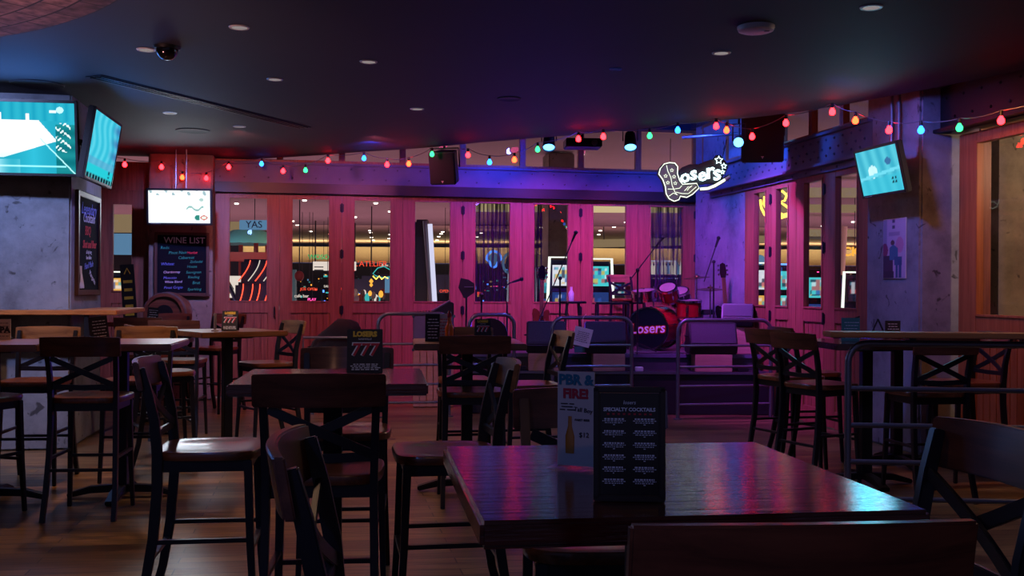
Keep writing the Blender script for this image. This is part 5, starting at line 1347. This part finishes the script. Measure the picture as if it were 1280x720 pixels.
for ch, cx, cy, sz, a in (('o', 352, 372, 205, .1), ('s', 447, 338, 215, .18), ('e', 545, 352, 205, .2), ('r', 632, 310, 250, .18), ('s', 712, 330, 240, .2)): letter(ch, cx, cy, sz, a)
ul = [(530, 508), (620, 500), (700, 468), (760, 432), (810, 400), (868, 362)]
MB().tube([sp(*p, .0) for p in ul], .022, 8).build('underline_backing', 'outer_dark', t)
MB().tube([sp(*p, -.02) for p in ul[:5]], .014, 8).build('underline_tube', 'neon_white', t)
MB().tube([sp(*p, -.02) for p in ul[4:]], .013, 8).build('underline_end', 'chalk', t)
m = MB()
for cx in (200, 780): m.cyl(sp(cx, 200, .02), sp(cx+ (0 if cx < 400 else 60), -60, .02), .004, n=6)
m.build('hanging_cable', 'black_metal', t)

# ================================================================ things on and under the ceiling
k = 0
dl = [(297, 34), (181, 62), (459, 77), (342, 99), (211, 141), (298, 158), (520, 136), (1087, 9), (900, 66)]
labs = ['nearest top left recessed ceiling light', 'recessed ceiling light beside the dome camera', 'recessed ceiling light right of the slot diffuser start', 'recessed ceiling light above the long slot diffuser', 'recessed ceiling light between the slot diffuser and the left televisions', 'recessed ceiling light below the long slot diffuser', 'recessed ceiling light nearest the hanging loudspeaker', 'recessed ceiling light at the top right edge of frame', 'recessed ceiling light below the round white ceiling disc']
for (px, py), lb in zip(dl, labs):
    d = (ZC-CH)*F/(H(px)-py); x = (px-640)/F*d; t = thing('ceiling_light', lb, 'ceiling light', (x, d, ZC))
    MB().lathe([(.050, -.006), (.062, -.006), (.066, 0), (.050, .0)], n=28).build('trim_ring', 'white_plastic', t)
    MB().lathe([(.001, -.004), (.05, -.004)], n=28).build('lens', 'downlight_dim', t)
d = (ZC-.02-CH)*F/(H(943)-37); t = thing('ceiling_disc', 'round white disc fitting on the dark ceiling', 'ceiling fitting', ((943-640)/F*d, d, ZC))
MB().lathe([(.001, -.035), (.09, -.035), (.108, -.028), (.115, -.012), (.115, 0)], n=36).build('housing', 'white_plastic', t); MB().box((.06, -.03, -.037), (.03, .02, .004)).build('indicator', 'pipe', t)
d = (ZC-CH)*F/(H(207)-58); t = thing('dome_camera', 'black glass dome camera on the ceiling at upper left', 'security camera', ((207-640)/F*d, d, ZC))
MB().lathe([(.001, -.02), (.085, -.02), (.09, 0)], n=28).build('ring', 'base_iron', t); MB().lathe([(.075*math.cos(a*PI/16), -.02-.075*math.sin(a*PI/16)) for a in range(9)], n=28).build('dome', 'guitar_black', t, smooth=60)
for i, (px, py, r_) in enumerate([(45, 105, .2), (240, 163, .17), (635, 123, .1), (768, 86, .045)]):
    d = (ZC-CH)*F/(H(px)-py); t = thing('ceiling_speaker', ['large round ceiling speaker above the big television', 'faint round ceiling speaker left of the centre', 'small round ceiling speaker near the middle of the ceiling', 'tiny round sensor on the ceiling above the stage'][i], 'ceiling speaker', ((px-640)/F*d, d, ZC))
    MB().lathe([(.001, -.004), (r_*.9, -.004), (r_, -.008), (r_*1.04, 0)], n=32).build('grille', 'ceiling_paint' if i < 3 else 'chalk_blue', t)
a1 = P(118, 95, (ZC-CH)*F/(H(118)-95)); a2 = P(378, 159, (ZC-CH)*F/(H(378)-159)); v = a2-a1
t = thing('slot_diffuser', 'long black slot air diffuser running across the ceiling', 'air diffuser', ((a1+a2)/2).to_tuple()[:2]+(ZC-.002,), math.atan2(v.y, v.x))
for s_ in (-.05, 0, .05): MB().box((0, s_, -.006), (v.length, .022, .012)).build('slot', 'base_iron', t, bevel=.002)
MB().box((0, 0, -.002), (v.length+.04, .17, .004)).build('flange', 'ceiling_paint', t)
def speaker(label, c, size, yaw, pitch, hang=.5):
    w, dp, h = size; t = thing('loudspeaker', label, 'loudspeaker', c); t.rotation_euler = (Matrix.Rotation(yaw, 3, 'Z') @ Matrix.Rotation(pitch, 3, 'X')).to_euler()
    poly_ = [(-w/2, -dp/2), (w/2, -dp/2), (w/2*.7, dp/2), (-w/2*.7, dp/2)]
    MB().prism(poly_, -h/2, h/2).build('cabinet', 'black_plastic', t, bevel=.012)
    MB().box((0, -dp/2-.004, 0), (w*.92, .012, h*.93)).build('grille', 'grille', t, bevel=.003) if False else MB().box((0, -dp/2-.004, 0), (w*.92, .012, h*.93)).build('grille', 'base_iron', t, bevel=.003)
    MB().prism([(-.015, .012), (.015, .012), (0, -.016)], 0, .003, Matrix.Translation((0, -dp/2-.011, -h*.4)) @ XZ).build('badge', 'white_plastic', t)
    m = MB(); m.tube([(-w/2-.012, 0, 0), (-w/2-.012, 0, h/2+.03), (w/2+.012, 0, h/2+.03), (w/2+.012, 0, 0)], .01, 6); m.cyl((0, 0, h/2+.03), Matrix.Rotation(-pitch, 3, 'X') @ Vector((0, 0, 3.93-c.z)), .014, n=8); m.build('bracket', 'black_metal', t); return t
speaker('black loudspeaker hanging below the ceiling edge at centre left', P(556, 209, 12.2), (.32, .28, .38), R(-14), R(14))
speaker('big black loudspeaker hanging at the right stage corner', P(951, 170, 11.0)+Vector((0, 0, 0)), (.44, .36, .54), R(-10), R(10))
def par(label, c, to, mat, r=.075, ln=.2, lens=True):
    c = Vector(c); dv = (Vector(to)-c).normalized(); t = thing('stage_light', label, 'stage light', c); t.rotation_mode = 'QUATERNION'; t.rotation_quaternion = dv.to_track_quat('-Z', 'Y')
    MB().lathe([(.001, ln), (r*.75, ln), (r*.85, ln*.8), (r, 0), (r*1.05, -.01), (r*.95, -.01), (r*.9, .02)], n=24).build('can', 'black_metal', t)
    MB().lathe([(.001, .004), (r*.9, .004)], n=24).build('lens', mat, t)
    q = t.rotation_quaternion.inverted(); m = MB(); up = q @ Vector((0, 0, 1)); sd = Vector((1, 0, 0))
    m.tube([sd*(r*1.15)+Vector((0, 0, .09)), sd*(r*1.15)+up*.17+Vector((0, 0, .09)), -sd*(r*1.15)+up*.17+Vector((0, 0, .09)), -sd*(r*1.15)+Vector((0, 0, .09))], .007, 6); m.build('yoke', 'black_metal', t)
    m = MB(); m.cyl(up*.17+Vector((0, 0, .09)), up*(3.93-c.z)+Vector((0, 0, .09)), .012, n=8); m.build('hanging_pole', 'black_metal', t)
    return t
emit('led_pink', '#ff3c9a', 12)
par('blue lit stage light left of the two above the stage', P(685, 184, 12.2), (.35, 10.9, .9), 'led_blue')
par('blue lit stage light right of the two above the stage', P(787, 184, 12.2), (1.3, 10.9, .9), 'led_blue')
par('small blue white stage light beside the big loudspeaker', P(922, 178, 10.55), (0.5, 4, .5), 'led_blue', .055, .14)
par('magenta stage light hidden above the ceiling edge at left', (-.5, 12.45, 3.5), (-.3, 14, 1.2), 'led_pink'); par('magenta stage light hidden above the ceiling edge at centre', (.6, 12.5, 3.5), (.6, 14.2, 1.2), 'led_pink'); par('magenta stage light hidden above the ceiling edge at right', (1.7, 12.5, 3.5), (1.8, 14.2, 1.2), 'led_pink')
t = thing('projector', 'flat dark projector hanging between the two blue stage lights', 'projector', P(727, 180, 12.1), R(4)); MB().box((0, 0, 0), (.42, .3, .1)).build('housing', 'guitar_black', t, bevel=.01); MB().cyl((.12, -.15, 0), (.12, -.17, 0), .035).build('lens', 'drum_black', t); MB().cyl((0, 0, .05), (0, 0, .8), .015).build('hanging_pole', 'black_metal', t)
# pole above the stage sign
a = P(868, 150, 12); o = MB().cyl((a.x, 12.9, 3.3), (a.x+.9, 12.4, 3.3), .02).build('truss_pipe', 'pipe'); tag(o, 'horizontal pipe at the stage corner above the neon sign', 'pipe')

# ================================================================ light
def tvl(c, w, h, yaw, pitch, e, col):
    o = area('television_glow', c, w, e, col, (0, 0, 0), h); mtx = Matrix.Rotation(yaw, 3, 'Z') @ Matrix.Rotation(pitch, 3, 'X') @ Matrix.Rotation(-PI/2, 3, 'X'); o.rotation_euler = mtx.to_euler(); return o
PK = '#f048e8'
spot('stage_spot', (-.5, 12.4, 3.42), (-.3, 14.0, .9), 170, '#d050ff', 84, .9, .05)
spot('stage_spot', (.6, 12.45, 3.42), (.6, 14.1, .8), 300, '#e44ce8', 92, .9, .05)
spot('stage_spot', (1.7, 12.45, 3.42), (1.8, 14.3, .8), 280, '#e44ce8', 84, .9, .05)
spot('stage_spot', (1.6, 11.1, 3.46), (3.0, 12.0, 1.1), 650, '#d050ff', 76, .9, .05)
spot('stage_spot', P(685, 190, 12.0), (-.2, 12.6, .6), 60, '#5a7cff', 90, .8, .05)
spot('stage_spot', P(787, 190, 12.0), (1.4, 12.8, .6), 60, '#5a7cff', 90, .8, .05)
spot('stage_spot', (.6, 12.3, 3.5), (.5, 14.2, 2.9), 300, '#2440ff', 150, .9, .05)
spot('stage_spot', (1.9, 11.0, 3.3), (3.4, 12.0, 2.85), 320, '#2068ff', 130, .9, .05)
spot('stage_spot', (2.0, 12.4, 3.4), (2.7, 14.0, 2.4), 110, '#3858ff', 100, .9, .05)
spot('stage_spot', (.4, 12.6, .9), (-1.0, 9.4, 3.05), 70, '#4038ff', 130, .9, .05)  # unseen blue uplight added on the stage to tint the ceiling
# fill spots added to brighten the room, with no fixtures behind them
for x, y, e, c in ((-2.4, 5.8, 110, '#ffc8a8'), (-1.2, 8.6, 140, '#ffc8a8'), (-3.1, 7.3, 130, '#ffb888'), (.9, 8.8, 70, '#a090ff'), (.5, 4.6, 25, '#a0b0ff'), (2.3, 5.6, 50, '#a0a0ff'), (-.6, 3.2, 14, '#ffc8a0'), (-4.9, 5.6, 40, '#c0b8e0')):
    spot('fill_spot', (x, y, 3.03), (x, y, 0), e, c, 140, .8, .06)
for x, y, e, c in ((-2.9, 10.9, 110, '#ff8480'), (-1.5, 11.2, 130, '#ff7088')):
    spot('fill_spot', (x, y, 3.03), (x, y+2.4, 1.2), e, c, 120, .9, .06)  # added reddish wash on the left doors
spot('fill_spot', (-4.4, 6.9, 3.0), (-4.7, 8.9, 1.4), 300, '#a8b8ff', 110, .9, .06)  # added bluish wash on the left column front
spot('stage_spot', (-1.6, 11.6, 3.0), (-1.6, 13.7, 2.9), 30, '#3848ff', 120, .9, .05)
spot('fill_spot', (-3.2, 10.6, 3.0), (-4.1, 12.9, 1.6), 300, '#9098ff', 60, .9, .06)  # added bluish wash on the wine list column
spot('fill_spot', (-2.8, 9.3, 3.0), (-3.9, 9.6, 1.6), 60, '#a8a0ff', 80, .9, .06)
spot('fill_spot', (1.2, 9.0, 3.0), (1.3, 11.8, .7), 75, '#7848ff', 90, .9, .06)  # added violet wash over the stage front
spot('fill_spot', (2.4, 8.0, 3.0), (3.7, 9.1, 1.8), 110, '#7078ff', 110, .9, .06)
spot('fill_spot', (3.2, 7.4, 3.0), (4.1, 8.3, 1.3), 60, '#ff9a58', 110, .9, .06)
spot('fill_spot', (.6, -1.6, 2.9), (.5, 2.0, .9), 12, '#ffb088', 80, .9, .06)  # added behind the camera to lift the near table and rails
spot('fill_spot', (-1.6, -1.5, 2.9), (.2, 3.0, .9), 55, '#7090ff', 80, .9, .06)  # added bluish fill from behind the camera
tvl(P(6, 171.5, 8.42), 1.0, .5, R(8), R(7), 12, '#4088ff')
tvl(P(128.5, 187, 9.0)+Vector((.05, 0, 0)), .9, .5, R(99), R(9), 10, '#3c88ff')
tvl(P(223.5, 258.5, 12.28), .7, .36, R(3), R(4), 9, '#e0f0ff')
tvl(P(1098, 213.5, 9.0)+Vector((-.05, 0, 0)), .6, .36, R(-79.5), R(13), 9, '#60c8e8')
spot('soffit_fill', (-3.7, 4.7, 1.1), (-2.95, 5.8, 2.93), 190, '#ffb0a8', 62, .7, .06)  # added spot without a fixture, brightens the brick soffit
# unseen upward panels added to brighten the hall ceiling
for x, y, sx, sy, z, e in ((0, 20, 30, 9, .8, 900), (0, 31, 40, 8, .8, 1300), (12, 15, 10, 12, .8, 600), (0, 46, 50, 8, 1.2, 1600)):
    area('hall_ceiling_fill', (x, y, z), sx, e, '#f0b0b8', (PI, 0, 0), sy)
point('hall_light', (5.2, 8.0, 2.6), 60, '#ffd8a8', .08)  # further point added behind the orange door, no fixture
w = bpy.data.worlds.new('World'); SC.world = w; w.use_nodes = True
w.node_tree.nodes['Background'].inputs[0].default_value = rgb('#6a6c98'); w.node_tree.nodes['Background'].inputs[1].default_value = .38

# ================================================================ camera
cam = bpy.data.cameras.new('Camera'); cam.sensor_width = 36; cam.lens = F/1280*36; cam.shift_y = 2/1280; cam.clip_end = 300; cam.clip_start = .05
co = bpy.data.objects.new('Camera', cam); COL.objects.link(co); co.location = (0, 0, CH)
co.rotation_euler = (Matrix.Rotation(-.006, 3, 'Y') @ Matrix.Rotation(PI/2, 3, 'X')).to_euler()
SC.camera = co
SC.view_settings.view_transform = 'Standard'; SC.view_settings.look = 'None'; SC.view_settings.exposure = 0; SC.view_settings.gamma = 1; SC.view_settings.use_curve_mapping = False
SC.cycles.use_denoising = True; SC.cycles.max_bounces = 8; SC.cycles.transparent_max_bounces = 16; SC.cycles.caustics_reflective = False; SC.cycles.caustics_refractive = False
SC.cycles.sample_clamp_indirect = 4

# ================================================================ pieces that belong to a part of their thing
NEST = {'television': {'lettering': 'casing'}, 'wine_list_board': {'lettering': 'slate'}, 'specials_board': {'lettering': 'slate', 'hand_drawing': 'slate'},
        'guitar': {'tuning_pegs': 'headstock', 'strings': 'neck', 'pickguard': 'body', 'pickup': 'body'}, 'bass_drum': {'lettering': 'drum_head', 'logo_shadow': 'drum_head'},
        'loudspeaker': {'badge': 'grille'}, 'mixing_console': {'knobs': 'console_body', 'raised_lid': 'console_body'}, 'equipment_case': {'stickers': 'case_body', 'corner_caps': 'case_body'},
        'neon_boot_sign': {'neon_letter': 'letter_backing', 'neon_line': 'boot_face', 'neon_star': 'boot_backing', 'underline_tube': 'underline_backing', 'underline_end': 'underline_backing'},
        'menu_card': {'small_print': 'board', 'lettering': 'board'}, 'tent_card': {'small_print': 'board', 'lettering': 'board'}, 'card_holder': {'lettering': 'card', 'small_print': 'card', 'bottle_picture': 'card'},
        'menu_holder': {'lettering': 'sheet', 'small_print': 'sheet', 'coloured_dots': 'sheet'}, 'slot_machine': {'buttons': 'button_deck'}, 'table_sign': {'small_print': 'board'}, 'paper_notice': {'small_print': 'sheet'}}
for o in [x for x in SC.objects if x.parent is None]:
    rules = NEST.get(o.name.split('.')[0])
    if not rules: continue
    kids = list(o.children)
    for ch in kids:
        want = rules.get(ch.name.split('.')[0])
        if want:
            p = next((q for q in kids if q.name.split('.')[0] == want), None)
            if p is not None and p is not ch:
                pb = p.matrix_basis.copy(); ch.parent = p; ch.matrix_parent_inverse = pb.inverted()
